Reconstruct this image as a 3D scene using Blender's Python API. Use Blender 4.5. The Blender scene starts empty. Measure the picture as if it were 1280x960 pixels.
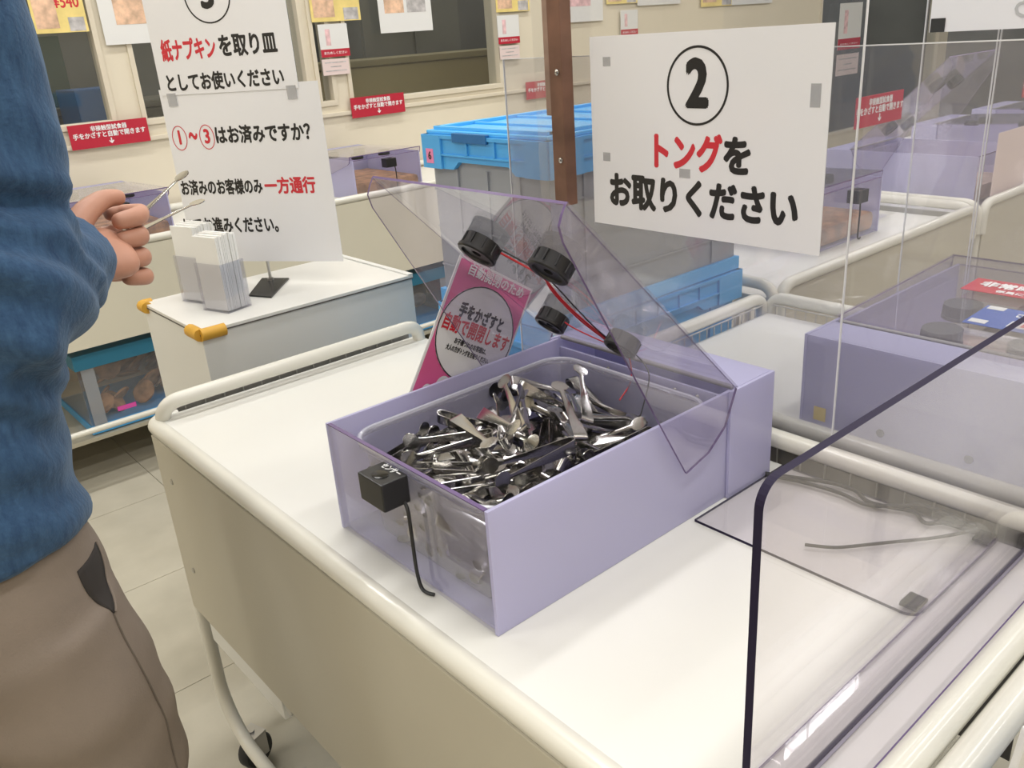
import bpy, bmesh, math, random
from mathutils import Vector, Matrix, Euler, Quaternion, noise
random.seed(7)
PI = math.pi
sc = bpy.context.scene
COL = sc.collection

# ---------------------------------------------------------------- camera
# world: metres, tabletop of the near cart is z = 0, the floor is z = FLOOR
FLOOR = -0.735
cam_d = bpy.data.cameras.new('camera'); cam = bpy.data.objects.new('camera', cam_d); COL.objects.link(cam)
cam_d.sensor_fit = 'HORIZONTAL'; cam_d.sensor_width = 36.0; cam_d.lens = 36.0 * 1073.74 / 1280.0
cam_d.clip_start = 0.02; cam_d.clip_end = 60
Rr = Vector((0.7517377, -0.6560768, -0.0667359)); Rd = Vector((-0.2961956, -0.2454920, -0.9230395)); Rf = Vector((0.5892016, 0.7136505, -0.3788726))
cam.matrix_world = Matrix(((Rr.x, -Rd.x, -Rf.x, -0.416836), (Rr.y, -Rd.y, -Rf.y, -0.554611), (Rr.z, -Rd.z, -Rf.z, 0.553280), (0, 0, 0, 1)))
sc.camera = cam

# ---------------------------------------------------------------- world, lights, exposure
w = bpy.data.worlds.new('world'); sc.world = w; w.use_nodes = True
bg = w.node_tree.nodes['Background']; bg.inputs[0].default_value = (1.0, 0.99, 0.985, 1); bg.inputs[1].default_value = 0.80
sc.view_settings.view_transform = 'Standard'; sc.view_settings.look = 'None'
sc.view_settings.exposure = 0.10; sc.view_settings.gamma = 1.0; sc.view_settings.use_curve_mapping = False
sc.cycles.transparent_max_bounces = 40; sc.cycles.max_bounces = 8; sc.cycles.diffuse_bounces = 3; sc.cycles.glossy_bounces = 4
sc.cycles.caustics_reflective = False; sc.cycles.caustics_refractive = False
CEIL = 2.0
LAMPS = [(x, y) for y in (-1.9, -0.6, 0.75, 2.1) for x in (-1.6, 0.35, 2.3, 4.25) if (x, y) != (4.25, 2.1)] + [(6.2, 0.75), (0.3, 3.75), (2.6, 3.75), (5.8, 3.75)]  # last three added unseen to brighten the room behind the windows
def ceiling_lamp(x, y, n=0):
    l = bpy.data.lights.new('tube_light', 'AREA'); l.shape = 'RECTANGLE'; l.size = 1.2; l.size_y = 0.16; l.energy = 13.0; l.color = (1.0, 0.985, 0.96)
    o = bpy.data.objects.new('tube_light', l); COL.objects.link(o); o.location = (x, y, CEIL - 0.075)
    return o

# ---------------------------------------------------------------- materials
def node_mat(name):
    m = bpy.data.materials.new(name); m.use_nodes = True
    return m, m.node_tree, m.node_tree.nodes['Principled BSDF']
def mat(name, col, rough=0.4, metal=0.0, spec=0.5, var=0.0, scale=8.0, bump=0.0, bscale=60.0, coat=0.0):
    m, nt, b = node_mat(name)
    b.inputs['Base Color'].default_value = (*col, 1); b.inputs['Roughness'].default_value = rough
    b.inputs['Metallic'].default_value = metal; b.inputs['Specular IOR Level'].default_value = spec
    if coat: b.inputs['Coat Weight'].default_value = coat; b.inputs['Coat Roughness'].default_value = 0.08
    if var or bump:
        tc = nt.nodes.new('ShaderNodeTexCoord')
    if var:
        n = nt.nodes.new('ShaderNodeTexNoise'); n.inputs['Scale'].default_value = scale; n.inputs['Detail'].default_value = 5
        nt.links.new(tc.outputs['Object'], n.inputs['Vector'])
        r = nt.nodes.new('ShaderNodeValToRGB'); e = r.color_ramp.elements
        e[0].position = 0.3; e[1].position = 0.7
        e[0].color = (*[max(0, c * (1 - var)) for c in col], 1); e[1].color = (*[min(1, c * (1 + var)) for c in col], 1)
        nt.links.new(n.outputs['Fac'], r.inputs['Fac']); nt.links.new(r.outputs['Color'], b.inputs['Base Color'])
    if bump:
        n2 = nt.nodes.new('ShaderNodeTexNoise'); n2.inputs['Scale'].default_value = bscale; n2.inputs['Detail'].default_value = 4
        nt.links.new(tc.outputs['Object'], n2.inputs['Vector'])
        bu = nt.nodes.new('ShaderNodeBump'); bu.inputs['Strength'].default_value = bump; bu.inputs['Distance'].default_value = 0.002
        nt.links.new(n2.outputs['Fac'], bu.inputs['Height']); nt.links.new(bu.outputs['Normal'], b.inputs['Normal'])
    return m
def clear(name, tint=(0.97, 0.97, 0.98), haze=0.03, hazecol=(0.8, 0.8, 0.85), rough=0.02, refl=1.0):
    """thin clear sheet: straight see-through with a tint, a Fresnel reflection and a little diffuse haze"""
    m = bpy.data.materials.new(name); m.use_nodes = True; nt = m.node_tree; nt.nodes.clear()
    out = nt.nodes.new('ShaderNodeOutputMaterial'); tr = nt.nodes.new('ShaderNodeBsdfTransparent'); tr.inputs[0].default_value = (*tint, 1)
    df = nt.nodes.new('ShaderNodeBsdfDiffuse'); df.inputs[0].default_value = (*hazecol, 1)
    gl = nt.nodes.new('ShaderNodeBsdfGlossy'); gl.inputs['Roughness'].default_value = rough; gl.inputs[0].default_value = (refl, refl, refl, 1)
    fr = nt.nodes.new('ShaderNodeFresnel'); fr.inputs[0].default_value = 1.45
    geo = nt.nodes.new('ShaderNodeNewGeometry')
    # the Fresnel node inverts its IOR on back faces; keep it the same on both sides of the thin sheet
    ior = nt.nodes.new('ShaderNodeMapRange'); ior.inputs[3].default_value = 1.45; ior.inputs[4].default_value = 1 / 1.45
    nt.links.new(geo.outputs['Backfacing'], ior.inputs[0]); nt.links.new(ior.outputs[0], fr.inputs[0])
    m1 = nt.nodes.new('ShaderNodeMixShader'); m1.inputs[0].default_value = haze
    m2 = nt.nodes.new('ShaderNodeMixShader')
    nt.links.new(tr.outputs[0], m1.inputs[1]); nt.links.new(df.outputs[0], m1.inputs[2])
    nt.links.new(fr.outputs[0], m2.inputs[0]); nt.links.new(m1.outputs[0], m2.inputs[1]); nt.links.new(gl.outputs[0], m2.inputs[2])
    nt.links.new(m2.outputs[0], out.inputs[0])
    return m
def lilac_mat(name, col, transl=0.35, rough=0.22):
    m, nt, b = node_mat(name)
    b.inputs['Base Color'].default_value = (*col, 1); b.inputs['Roughness'].default_value = rough
    tl = nt.nodes.new('ShaderNodeBsdfTranslucent'); tl.inputs[0].default_value = (*col, 1)
    mx = nt.nodes.new('ShaderNodeMixShader'); mx.inputs[0].default_value = transl
    out = nt.nodes['Material Output']
    nt.links.new(b.outputs[0], mx.inputs[1]); nt.links.new(tl.outputs[0], mx.inputs[2]); nt.links.new(mx.outputs[0], out.inputs[0])
    return m
M = {
    'white_top': mat('white_laminate', (0.80, 0.79, 0.74), 0.28, var=0.02, scale=3, bump=0.02),
    'tube': mat('cream_enamel_tube', (0.74, 0.72, 0.64), 0.3, var=0.02, scale=5, coat=0.3),
    'panel': mat('beige_enamel_panel', (0.53, 0.495, 0.40), 0.42, var=0.03, scale=3),
    'panel_far': mat('cream_enamel_panel', (0.70, 0.66, 0.54), 0.42, var=0.03, scale=3),
    'lilac': lilac_mat('lilac_acrylic', (0.66, 0.645, 0.86), 0.40),
    'lilac_edge': mat('lilac_cut_edge', (0.72, 0.69, 0.86), 0.25),
    'clear': clear('clear_acrylic', (0.965, 0.96, 0.985), 0.05),
    'clear_lid': clear('clear_lid_acrylic', (0.95, 0.94, 0.97), 0.06, (0.72, 0.70, 0.78)),
    'shield': clear('clear_shield_acrylic', (0.97, 0.96, 0.975), 0.05, (0.80, 0.78, 0.82)),
    'smoke': clear('grey_tinted_guard', (0.925, 0.925, 0.94), 0.075, (0.64, 0.63, 0.70)),
    'thin': clear('clear_hanging_sheet', (0.985, 0.985, 0.985), 0.02),
    'edge_dark': mat('violet_black_cut_edge', (0.02, 0.015, 0.04), 0.5, spec=0.15),
    'edge_violet': mat('violet_cut_edge', (0.16, 0.11, 0.24), 0.25),
    'edge_pale': mat('pale_cut_edge', (0.72, 0.72, 0.74), 0.25),
    'bin': clear('milky_bin_plastic', (0.84, 0.84, 0.88), 0.26, (0.58, 0.57, 0.66), 0.12),
    'steel': mat('polished_steel', (0.50, 0.49, 0.47), 0.16, 1.0),
    'steel2': mat('brushed_steel', (0.50, 0.49, 0.47), 0.30, 1.0),
    'black': mat('black_plastic', (0.012, 0.012, 0.013), 0.35),
    'black2': mat('dark_grey_plastic', (0.035, 0.036, 0.035), 0.4),
    'cable': mat('black_cable', (0.015, 0.015, 0.016), 0.45),
    'cable_grey': mat('grey_cable', (0.025, 0.025, 0.027), 0.45),
    'red_wire': mat('red_wire', (0.55, 0.02, 0.03), 0.35),
    'paper': mat('white_paper', (0.80, 0.80, 0.79), 0.30, coat=0.35),
    'paper_shiny': mat('laminated_white_paper', (0.82, 0.815, 0.83), 0.35, coat=0.6),
    'ink': mat('black_ink', (0.015, 0.014, 0.014), 0.4),
    'ink_red': mat('red_ink', (0.62, 0.03, 0.045), 0.4),
    'ink_white': mat('white_ink', (0.85, 0.85, 0.85), 0.4),
    'ink_grey': mat('grey_ink', (0.50, 0.50, 0.50), 0.4),
    'pink': mat('pink_print', (0.72, 0.12, 0.30), 0.35, coat=0.4),
    'red_print': mat('red_print', (0.50, 0.02, 0.045), 0.35),
    'blue_print': mat('blue_print', (0.04, 0.10, 0.40), 0.35),
    'yellow_print': mat('yellow_print', (0.85, 0.68, 0.25), 0.4, var=0.1, scale=20),
    'photo_print': mat('cracker_photo_print', (0.72, 0.48, 0.33), 0.4, var=0.35, scale=30),
    'photo_grey': mat('grey_photo_print', (0.50, 0.48, 0.48), 0.4, var=0.3, scale=40),
    'photo_pink': mat('pink_photo_print', (0.75, 0.50, 0.52), 0.4, var=0.3, scale=30),
    'blush': mat('pale_pink_print', (0.80, 0.66, 0.64), 0.4),
    'blue': mat('sky_blue_crate_plastic', (0.08, 0.40, 0.80), 0.35, var=0.03),
    'blue_lid': mat('bright_blue_lid_plastic', (0.10, 0.50, 0.92), 0.3, var=0.03),
    'blue_dull': mat('dull_blue_lid_plastic', (0.03, 0.22, 0.38), 0.4),
    'crate_wall': clear('milky_crate_wall', (0.70, 0.72, 0.76), 0.5, (0.50, 0.52, 0.56), 0.2),
    'box_clear': clear('clear_box_wall', (0.92, 0.92, 0.94), 0.06, (0.7, 0.7, 0.75)),
    'snack': mat('brown_crackers', (0.42, 0.22, 0.10), 0.6, var=0.5, scale=30, bump=0.4, bscale=40),
    'snack_pale': mat('pale_crackers', (0.55, 0.42, 0.34), 0.6, var=0.3, scale=30, bump=0.4, bscale=40),
    'wood': mat('brown_wood', (0.17, 0.085, 0.055), 0.45, var=0.35, scale=14),
    'wood_pale': mat('paler_brown_wood', (0.30, 0.20, 0.15), 0.5, var=0.3, scale=14),
    'wall': mat('cream_wall_paint', (0.76, 0.69, 0.55), 0.55, var=0.03, scale=1.5),
    'frame': mat('cream_window_frame', (0.72, 0.65, 0.52), 0.45),
    'glass': clear('window_glass', (0.90, 0.91, 0.90), 0.03, (0.5, 0.5, 0.5)),
    'ceiling': mat('ceiling_board', (0.75, 0.74, 0.70), 0.7, var=0.02),
    'lampbody': mat('lamp_body', (0.8, 0.8, 0.78), 0.4),
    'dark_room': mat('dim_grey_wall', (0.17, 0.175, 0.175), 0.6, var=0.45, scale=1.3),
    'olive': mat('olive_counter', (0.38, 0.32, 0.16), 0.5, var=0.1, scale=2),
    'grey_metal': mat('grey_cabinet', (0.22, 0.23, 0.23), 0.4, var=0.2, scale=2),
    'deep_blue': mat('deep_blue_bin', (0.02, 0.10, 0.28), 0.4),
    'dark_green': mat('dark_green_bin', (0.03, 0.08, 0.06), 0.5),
    'yellow_rubber': mat('ochre_rubber', (0.66, 0.36, 0.04), 0.5, var=0.06, scale=30),
    'counter': mat('white_counter_laminate', (0.80, 0.80, 0.77), 0.32),
    'counter_top': mat('cream_counter_top', (0.80, 0.79, 0.75), 0.3),
    'seam': mat('dark_seam', (0.10, 0.09, 0.08), 0.6),
    'napkin': mat('white_napkin_paper', (0.86, 0.85, 0.82), 0.7, bump=0.2, bscale=90),
    'mesh': mat('galvanised_wire', (0.48, 0.47, 0.44), 0.4, 0.4),
    'mesh_back': mat('grey_basket_liner', (0.34, 0.33, 0.31), 0.6),
    'rubber': mat('black_caster_rubber', (0.02, 0.02, 0.022), 0.6),
    'skin': mat('skin', (0.56, 0.28, 0.19), 0.5, var=0.08, scale=25, bump=0.1),
    'hair': mat('black_hair', (0.02, 0.016, 0.014), 0.5, bump=0.5, bscale=120),
    'trousers': mat('taupe_cotton', (0.235, 0.19, 0.155), 0.8, var=0.06, scale=14, bump=0.3, bscale=400),
    'pocket': mat('pocket_shade', (0.035, 0.03, 0.028), 0.9),
    'shoe': mat('dark_shoe', (0.05, 0.05, 0.055), 0.5),
    'card_yellow': mat('yellow_sticker', (0.75, 0.58, 0.15), 0.5),
    'tape': clear('clear_tape', (0.90, 0.90, 0.91), 0.35, (0.68, 0.68, 0.68)),
    'hot_pink': mat('magenta_tag', (0.80, 0.10, 0.45), 0.4),
}
def fleece_mat():
    m, nt, b = node_mat('heathered_blue_fleece')
    tc = nt.nodes.new('ShaderNodeTexCoord'); mp = nt.nodes.new('ShaderNodeMapping'); mp.inputs['Scale'].default_value = (30, 30, 9)
    n = nt.nodes.new('ShaderNodeTexNoise'); n.inputs['Scale'].default_value = 4; n.inputs['Detail'].default_value = 8; n.inputs['Roughness'].default_value = 0.65
    r = nt.nodes.new('ShaderNodeValToRGB'); r.color_ramp.elements[0].position = 0.3; r.color_ramp.elements[1].position = 0.72
    r.color_ramp.elements[0].color = (0.013, 0.045, 0.115, 1); r.color_ramp.elements[1].color = (0.042, 0.105, 0.21, 1)
    nt.links.new(tc.outputs['Object'], mp.inputs[0]); nt.links.new(mp.outputs[0], n.inputs['Vector']); nt.links.new(n.outputs['Fac'], r.inputs[0]); nt.links.new(r.outputs[0], b.inputs['Base Color'])
    b.inputs['Roughness'].default_value = 0.9; b.inputs['Sheen Weight'].default_value = 0.22; b.inputs['Sheen Tint'].default_value = (0.6, 0.75, 0.9, 1)
    n2 = nt.nodes.new('ShaderNodeTexNoise'); n2.inputs['Scale'].default_value = 260; nt.links.new(tc.outputs['Object'], n2.inputs['Vector'])
    bu = nt.nodes.new('ShaderNodeBump'); bu.inputs['Strength'].default_value = 0.5; bu.inputs['Distance'].default_value = 0.002
    nt.links.new(n2.outputs['Fac'], bu.inputs['Height']); nt.links.new(bu.outputs[0], b.inputs['Normal'])
    return m
M['fleece'] = fleece_mat()
def tile_mat():
    m, nt, b = node_mat('cream_vinyl_tile')
    tc = nt.nodes.new('ShaderNodeTexCoord'); oi = nt.nodes.new('ShaderNodeObjectInfo')
    n = nt.nodes.new('ShaderNodeTexNoise'); n.inputs['Scale'].default_value = 9; n.inputs['Detail'].default_value = 6
    ad = nt.nodes.new('ShaderNodeVectorMath'); nt.links.new(tc.outputs['Object'], ad.inputs[0]); nt.links.new(oi.outputs['Location'], ad.inputs[1]); nt.links.new(ad.outputs[0], n.inputs['Vector'])
    r = nt.nodes.new('ShaderNodeValToRGB'); r.color_ramp.elements[0].color = (0.42, 0.39, 0.31, 1); r.color_ramp.elements[1].color = (0.60, 0.56, 0.46, 1)
    nt.links.new(n.outputs['Fac'], r.inputs[0]); nt.links.new(r.outputs[0], b.inputs['Base Color']); b.inputs['Roughness'].default_value = 0.35
    return m
M['tile'] = tile_mat(); M['grout'] = mat('dark_tile_joint', (0.30, 0.275, 0.22), 0.7)

# ---------------------------------------------------------------- mesh helpers
class MB:
    def __init__(s): s.v = []; s.f = []; s.m = []
    def add(s, vs, fs, mi=0):
        n = len(s.v); s.v += [tuple(v) for v in vs]; s.f += [tuple(i + n for i in f) for f in fs]; s.m += [mi] * len(fs); return s
    def box(s, x0, x1, y0, y1, z0, z1, mi=0, b=0.0, xf=None):
        if b <= 0:
            vs = [(x, y, z) for x in (x0, x1) for y in (y0, y1) for z in (z0, z1)]
            fs = [(0, 1, 3, 2), (4, 6, 7, 5), (0, 4, 5, 1), (2, 3, 7, 6), (0, 2, 6, 4), (1, 5, 7, 3)]
        else:
            bm = bmesh.new(); bmesh.ops.create_cube(bm, size=1)
            for v in bm.verts: v.co = Vector(((x0 + x1) / 2 + v.co.x * (x1 - x0), (y0 + y1) / 2 + v.co.y * (y1 - y0), (z0 + z1) / 2 + v.co.z * (z1 - z0)))
            bmesh.ops.bevel(bm, geom=bm.edges[:], offset=b, segments=2, profile=0.6, affect='EDGES')
            bm.verts.index_update(); vs = [v.co.copy() for v in bm.verts]; fs = [[v.index for v in f.verts] for f in bm.faces]; bm.free()
        if xf: vs = [xf @ Vector(v) for v in vs]
        return s.add(vs, fs, mi)
    def prism(s, pts, a, b, fn, mi=0, side=None):
        """outline pts (2D) extruded from a to b; fn(u, v, w) -> 3D"""
        n = len(pts); vs = [fn(u, v, a) for u, v in pts] + [fn(u, v, b) for u, v in pts]
        s.add(vs, [tuple(range(n))[::-1], tuple(range(n, 2 * n))], mi)
        return s.add(vs, [(i, (i + 1) % n, n + (i + 1) % n, n + i) for i in range(n)], mi if side is None else side)
    def tube(s, pts, r, n=10, closed=False, mi=0, caps=True, sub=0):
        P = [Vector(p) for p in pts]
        if sub: P = smooth_path(P, sub, closed)
        R = r if isinstance(r, (list, tuple)) else [r] * len(P)
        if len(R) != len(P): R = [R[0] + (R[-1] - R[0]) * i / (len(P) - 1) for i in range(len(P))]
        L = len(P); vs = []; up = None
        for i in range(L):
            a = P[(i - 1) % L] if (closed or i) else P[0]; b = P[(i + 1) % L] if (closed or i < L - 1) else P[-1]
            t = (b - a)
            if t.length < 1e-9: t = Vector((0, 0, 1))
            t.normalize()
            if up is None:
                up = Vector((0, 0, 1)) if abs(t.z) < 0.9 else Vector((1, 0, 0))
            up = up - t * up.dot(t)
            if up.length < 1e-6: up = t.orthogonal()
            up.normalize(); sd = t.cross(up)
            for k in range(n):
                an = 2 * PI * k / n; vs.append(P[i] + (up * math.cos(an) + sd * math.sin(an)) * R[i])
        fs = [(i * n + k, i * n + (k + 1) % n, ((i + 1) % L) * n + (k + 1) % n, ((i + 1) % L) * n + k) for i in range(L if closed else L - 1) for k in range(n)]
        if caps and not closed: fs += [tuple(range(n))[::-1], tuple(range((L - 1) * n, L * n))]
        return s.add(vs, fs, mi)
    def lathe(s, prof, n, xf, mi=0):
        """prof: list of (radius, height); axis z mapped through matrix xf"""
        vs = []
        for r, h in prof:
            for k in range(n): an = 2 * PI * k / n; vs.append(xf @ Vector((r * math.cos(an), r * math.sin(an), h)))
        L = len(prof)
        fs = [(i * n + k, i * n + (k + 1) % n, (i + 1) * n + (k + 1) % n, (i + 1) * n + k) for i in range(L - 1) for k in range(n)]
        fs += [tuple(range(n))[::-1], tuple(range((L - 1) * n, L * n))]
        return s.add(vs, fs, mi)
    def build(s, name, mats, parent=None, smooth=False, off=None, local=False):
        me = bpy.data.meshes.new(name)
        o = Vector((0, 0, 0))
        if parent is not None and not local: o = base(parent)
        if off is not None: o = Vector(off)
        me.from_pydata([tuple(Vector(v) - o) for v in s.v], [], s.f)
        if not isinstance(mats, (list, tuple)): mats = [mats]
        for m in mats: me.materials.append(m)
        for p, mi in zip(me.polygons, s.m): p.material_index = mi
        bm = bmesh.new(); bm.from_mesh(me); bmesh.ops.recalc_face_normals(bm, faces=bm.faces); bm.to_mesh(me); bm.free()
        if smooth: me.shade_smooth(); me.set_sharp_from_angle(angle=math.radians(38))
        ob = bpy.data.objects.new(name, me); COL.objects.link(ob)
        if parent is not None: ob.parent = parent
        elif off is not None: ob.location = off
        return ob
def smooth_path(P, sub, closed=False):
    out = []; L = len(P)
    rng = range(L) if closed else range(L - 1)
    for i in rng:
        p0 = P[i - 1] if (i or closed) else P[0]; p1 = P[i]; p2 = P[(i + 1) % L]; p3 = P[(i + 2) % L] if (closed or i + 2 < L) else P[-1]
        for k in range(sub):
            t = k / sub
            out.append(0.5 * ((2 * p1) + (p2 - p0) * t + (2 * p0 - 5 * p1 + 4 * p2 - p3) * t * t + (3 * p1 - p0 - 3 * p2 + p3) * t ** 3))
    if not closed: out.append(P[-1])
    return out
def fillet(pts, r, seg=5):
    """round the corners of a polyline"""
    P = [Vector(p) for p in pts]; out = [P[0]]
    for i in range(1, len(P) - 1):
        a = (P[i - 1] - P[i]); b = (P[i + 1] - P[i]); rr = min(r, a.length * 0.49, b.length * 0.49)
        A = P[i] + a.normalized() * rr; B = P[i] + b.normalized() * rr
        for k in range(seg + 1):
            t = k / seg; out.append((1 - t) ** 2 * A + 2 * t * (1 - t) * P[i] + t * t * B)
    return out + [P[-1]]
def base(p):
    v = Vector((0, 0, 0))
    while p is not None: v += p.location; p = p.parent
    return v
def props(o, label=None, cat=None, group=None, kind=None):
    if label: o['label'] = label
    if cat: o['category'] = cat
    if group: o['group'] = group
    if kind: o['kind'] = kind
    return o
def thing(name, label, cat, loc=(0, 0, 0), group=None):
    o = bpy.data.objects.new(name, None); COL.objects.link(o); o.location = loc; o.empty_display_size = 0.05
    return props(o, label, cat, group)
def copy_tree(o, parent=None):
    c = o.copy(); COL.objects.link(c)
    if parent is not None: c.parent = parent
    for ch in [x for x in o.children]: copy_tree(ch, c)
    return c
def text_mesh(s, size, bold=0.0, align='CENTER', xs=1.0, depth=0.0003):
    """flat lettering as a mesh in its own xy plane; bold strokes come from overlaid shifted copies"""
    c = bpy.data.curves.new('t', 'FONT'); c.body = s; c.size = size; c.align_x = align; c.align_y = 'CENTER'
    c.extrude = depth / 2; c.resolution_u = 2 if size < 0.03 else 3
    o = bpy.data.objects.new('t', c); COL.objects.link(o)
    dg = bpy.context.evaluated_depsgraph_get(); dg.update()
    me = bpy.data.meshes.new_from_object(o.evaluated_get(dg))
    bpy.data.objects.remove(o)
    if xs != 1.0:
        for v in me.vertices: v.co.x *= xs
    r = bold * size
    if r > 0:
        n = 8 if size > 0.03 else 5
        vs = [v.co.copy() for v in me.vertices]; fs = [list(p.vertices) for p in me.polygons]; V = []; F = []
        for k in range(n + 1):
            a = 2 * PI * k / n; d = Vector((0, 0, 0)) if k == n else Vector((r * math.cos(a), r * math.sin(a), 0.000012 * (k + 1)))
            o_ = len(V); V += [v + d for v in vs]; F += [[i + o_ for i in f] for f in fs]
        me2 = bpy.data.meshes.new('t'); me2.from_pydata(V, [], F); me = me2
    return me
def lettering(s, size, m, parent, xf, bold=0.03, xs=1.0, align='CENTER', name='lettering', width=None):
    """xf: matrix from the text plane to the WORLD; width: stretch the line to this width"""
    me = text_mesh(s, size, bold, align, xs); me.name = name
    if width:
        xsn = [v.co.x for v in me.vertices]; cur = max(xsn) - min(xsn); k = width / cur
        for v in me.vertices: v.co.x *= k
    b = base(parent)
    me.transform(Matrix.Translation(-b) @ xf); me.materials.clear(); me.materials.append(m)
    o = bpy.data.objects.new(name, me); COL.objects.link(o); o.parent = parent
    return o
def frame_xf(origin, ux, uy):
    ux = Vector(ux).normalized(); uy = Vector(uy).normalized(); uz = ux.cross(uy)
    return Matrix(((ux.x, uy.x, uz.x, origin[0]), (ux.y, uy.y, uz.y, origin[1]), (ux.z, uy.z, uz.z, origin[2]), (0, 0, 0, 1)))
def ring(rx, ry, t, xf, n=40, d=0.0003):
    """flat ring mesh (outer radii rx, ry, line width t)"""
    mb = MB(); vs = []
    for k in range(n):
        a = 2 * PI * k / n; c, s_ = math.cos(a), math.sin(a)
        for (r1, r2, z) in ((rx, ry, 0), (rx - t, ry - t, 0), (rx, ry, d), (rx - t, ry - t, d)): vs.append(xf @ Vector((r1 * c, r2 * s_, z)))
    fs = []
    for k in range(n):
        a = 4 * k; b = 4 * ((k + 1) % n)
        fs += [(a, a + 1, b + 1, b), (a + 2, b + 2, b + 3, a + 3), (a, b, b + 2, a + 2), (a + 1, a + 3, b + 3, b + 1)]
    mb.add(vs, fs); return mb
def disc(rx, ry, xf, n=36, d=0.0003, mi=0):
    mb = MB(); pts = [(rx * math.cos(2 * PI * k / n), ry * math.sin(2 * PI * k / n)) for k in range(n)]
    mb.prism(pts, 0, d, lambda u, v, w_: xf @ Vector((u, v, w_))); return mb
def quad(w_, h, xf, d=0.0003, mi=0, mb=None):
    mb = mb or MB(); mb.box(-w_ / 2, w_ / 2, -h / 2, h / 2, 0, d, mi, 0, xf); return mb
def round_rect(w_, h, r, seg=5, corners=(1, 1, 1, 1)):
    """outline counter-clockwise from lower left; centred on 0"""
    pts = []
    for (cx, cy, a0, on) in ((w_ / 2, -h / 2, -90, corners[1]), (w_ / 2, h / 2, 0, corners[2]), (-w_ / 2, h / 2, 90, corners[3]), (-w_ / 2, -h / 2, 180, corners[0])):
        if not on: pts.append((cx, cy)); continue
        ox = cx - math.copysign(r, cx); oy = cy - math.copysign(r, cy)
        for k in range(seg + 1):
            a = math.radians(a0 + 90 * k / seg); pts.append((ox + r * math.cos(a), oy + r * math.sin(a)))
    return pts
def structure(o): o['kind'] = 'structure'; return o

# ================================================================ setting
mb = MB(); mb.box(-2.6, 7.2, -3.0, 4.4, FLOOR - 0.06, FLOOR - 0.004); floor = structure(mb.build('floor', M['grout']))
P_ = 0.475
tile_me = None; nt_ = 0; far = MB()
for i in range(-6, 16):
    for j in range(-7, 11):
        x0 = -0.195 + i * P_; y0 = 0.155 + j * P_
        near = -1.2 < x0 < 3.9 and -1.3 < y0 < 2.9
        if not near:
            far.box(x0 + 0.001, x0 + P_ - 0.001, y0 + 0.001, y0 + P_ - 0.001, FLOOR - 0.004, FLOOR); continue
        if tile_me is None:
            t = MB(); t.box(-P_ / 2 + 0.001, P_ / 2 - 0.001, -P_ / 2 + 0.001, P_ / 2 - 0.001, -0.004, 0.0)
            o = t.build('floor_tile', M['tile'], floor, local=True); tile_me = o.data
        else:
            o = bpy.data.objects.new('floor_tile', tile_me); COL.objects.link(o); o.parent = floor
        o.location = (x0 + P_ / 2, y0 + P_ / 2, FLOOR + random.uniform(-0.0003, 0.0))
o = far.build('tiling', M['tile'], floor); o['kind'] = 'stuff'

mb = MB(); mb.box(-2.6, 7.2, -3.0, 4.4, CEIL, CEIL + 0.05); structure(mb.build('ceiling', M['ceiling']))
mb = MB(); mb.box(-2.65, -2.6, -3.0, 4.4, FLOOR, CEIL); structure(mb.build('wall_left', M['wall']))
mb = MB(); mb.box(-2.6, 7.2, -3.05, -3.0, FLOOR, CEIL); structure(mb.build('wall_front', M['wall']))
for i, (x, y) in enumerate(LAMPS):
    t = thing('ceiling_light', 'white fluorescent light fitting on the ceiling above the sales floor, three added behind the windows', 'lamp', (x, y, CEIL), 'fluorescent fittings on the ceiling')
    mb = MB(); mb.box(x - 0.63, x + 0.63, y - 0.10, y + 0.10, CEIL - 0.06, CEIL - 0.0005, 0, 0.006); mb.build('housing', M['lampbody'], t)
    l = ceiling_lamp(x, y, i); l.parent = t; l.location = (0, 0, -0.075)

# back wall with its row of windows
WY = 2.8; WT = 0.10
wins = [(-1.9, 0.612, 0.335, 0.98), (0.700, 1.40, 0.325, 0.98), (1.425, 1.515, 0.315, 0.98), (1.575, 2.43, 0.305, 0.98), (5.25, 7.05, -0.30, 0.98)]
mb = MB(); X = -2.6
for (a, b, z0, z1) in wins:
    mb.box(X, a, WY, WY + WT, FLOOR, CEIL); mb.box(a, b, WY, WY + WT, FLOOR, z0); mb.box(a, b, WY, WY + WT, z1, CEIL); X = b
mb.box(X, 7.2, WY, WY + WT, FLOOR, CEIL)
wall = structure(mb.build('wall_back', M['wall']))
mb = MB(); mb.box(-2.6, 5.25, WY - 0.014, WY + 0.001, 0.272, 0.288, 0, 0.003); structure(mb.build('trim_1', M['frame']))
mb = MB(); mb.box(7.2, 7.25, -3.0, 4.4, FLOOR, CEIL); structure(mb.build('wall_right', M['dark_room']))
for i, (a, b, z0, z1) in enumerate(wins):
    t = thing('window_%d' % (i + 1), 'cream framed fixed window number %d in the back wall' % (i + 1), 'window', ((a + b) / 2, WY, z0)); t['kind'] = 'structure'
    f = MB(); s_ = 0.022
    f.box(a, b, WY - 0.008, WY + 0.05, z0, z0 + s_, 0, 0.003); f.box(a, b, WY - 0.008, WY + 0.05, z1 - s_, z1, 0, 0.003)
    f.box(a, a + s_ * .8, WY - 0.0078, WY + 0.05, z0 + s_ - .001, z1 - s_ + .001); f.box(b - s_ * .8, b, WY - 0.0078, WY + 0.05, z0 + s_ - .001, z1 - s_ + .001)
    f.build('window_frame', M['frame'], t)
    g = MB(); g.box(a, b, WY + 0.02, WY + 0.026, z0, z1); g.build('pane', M['glass'], t)
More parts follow.
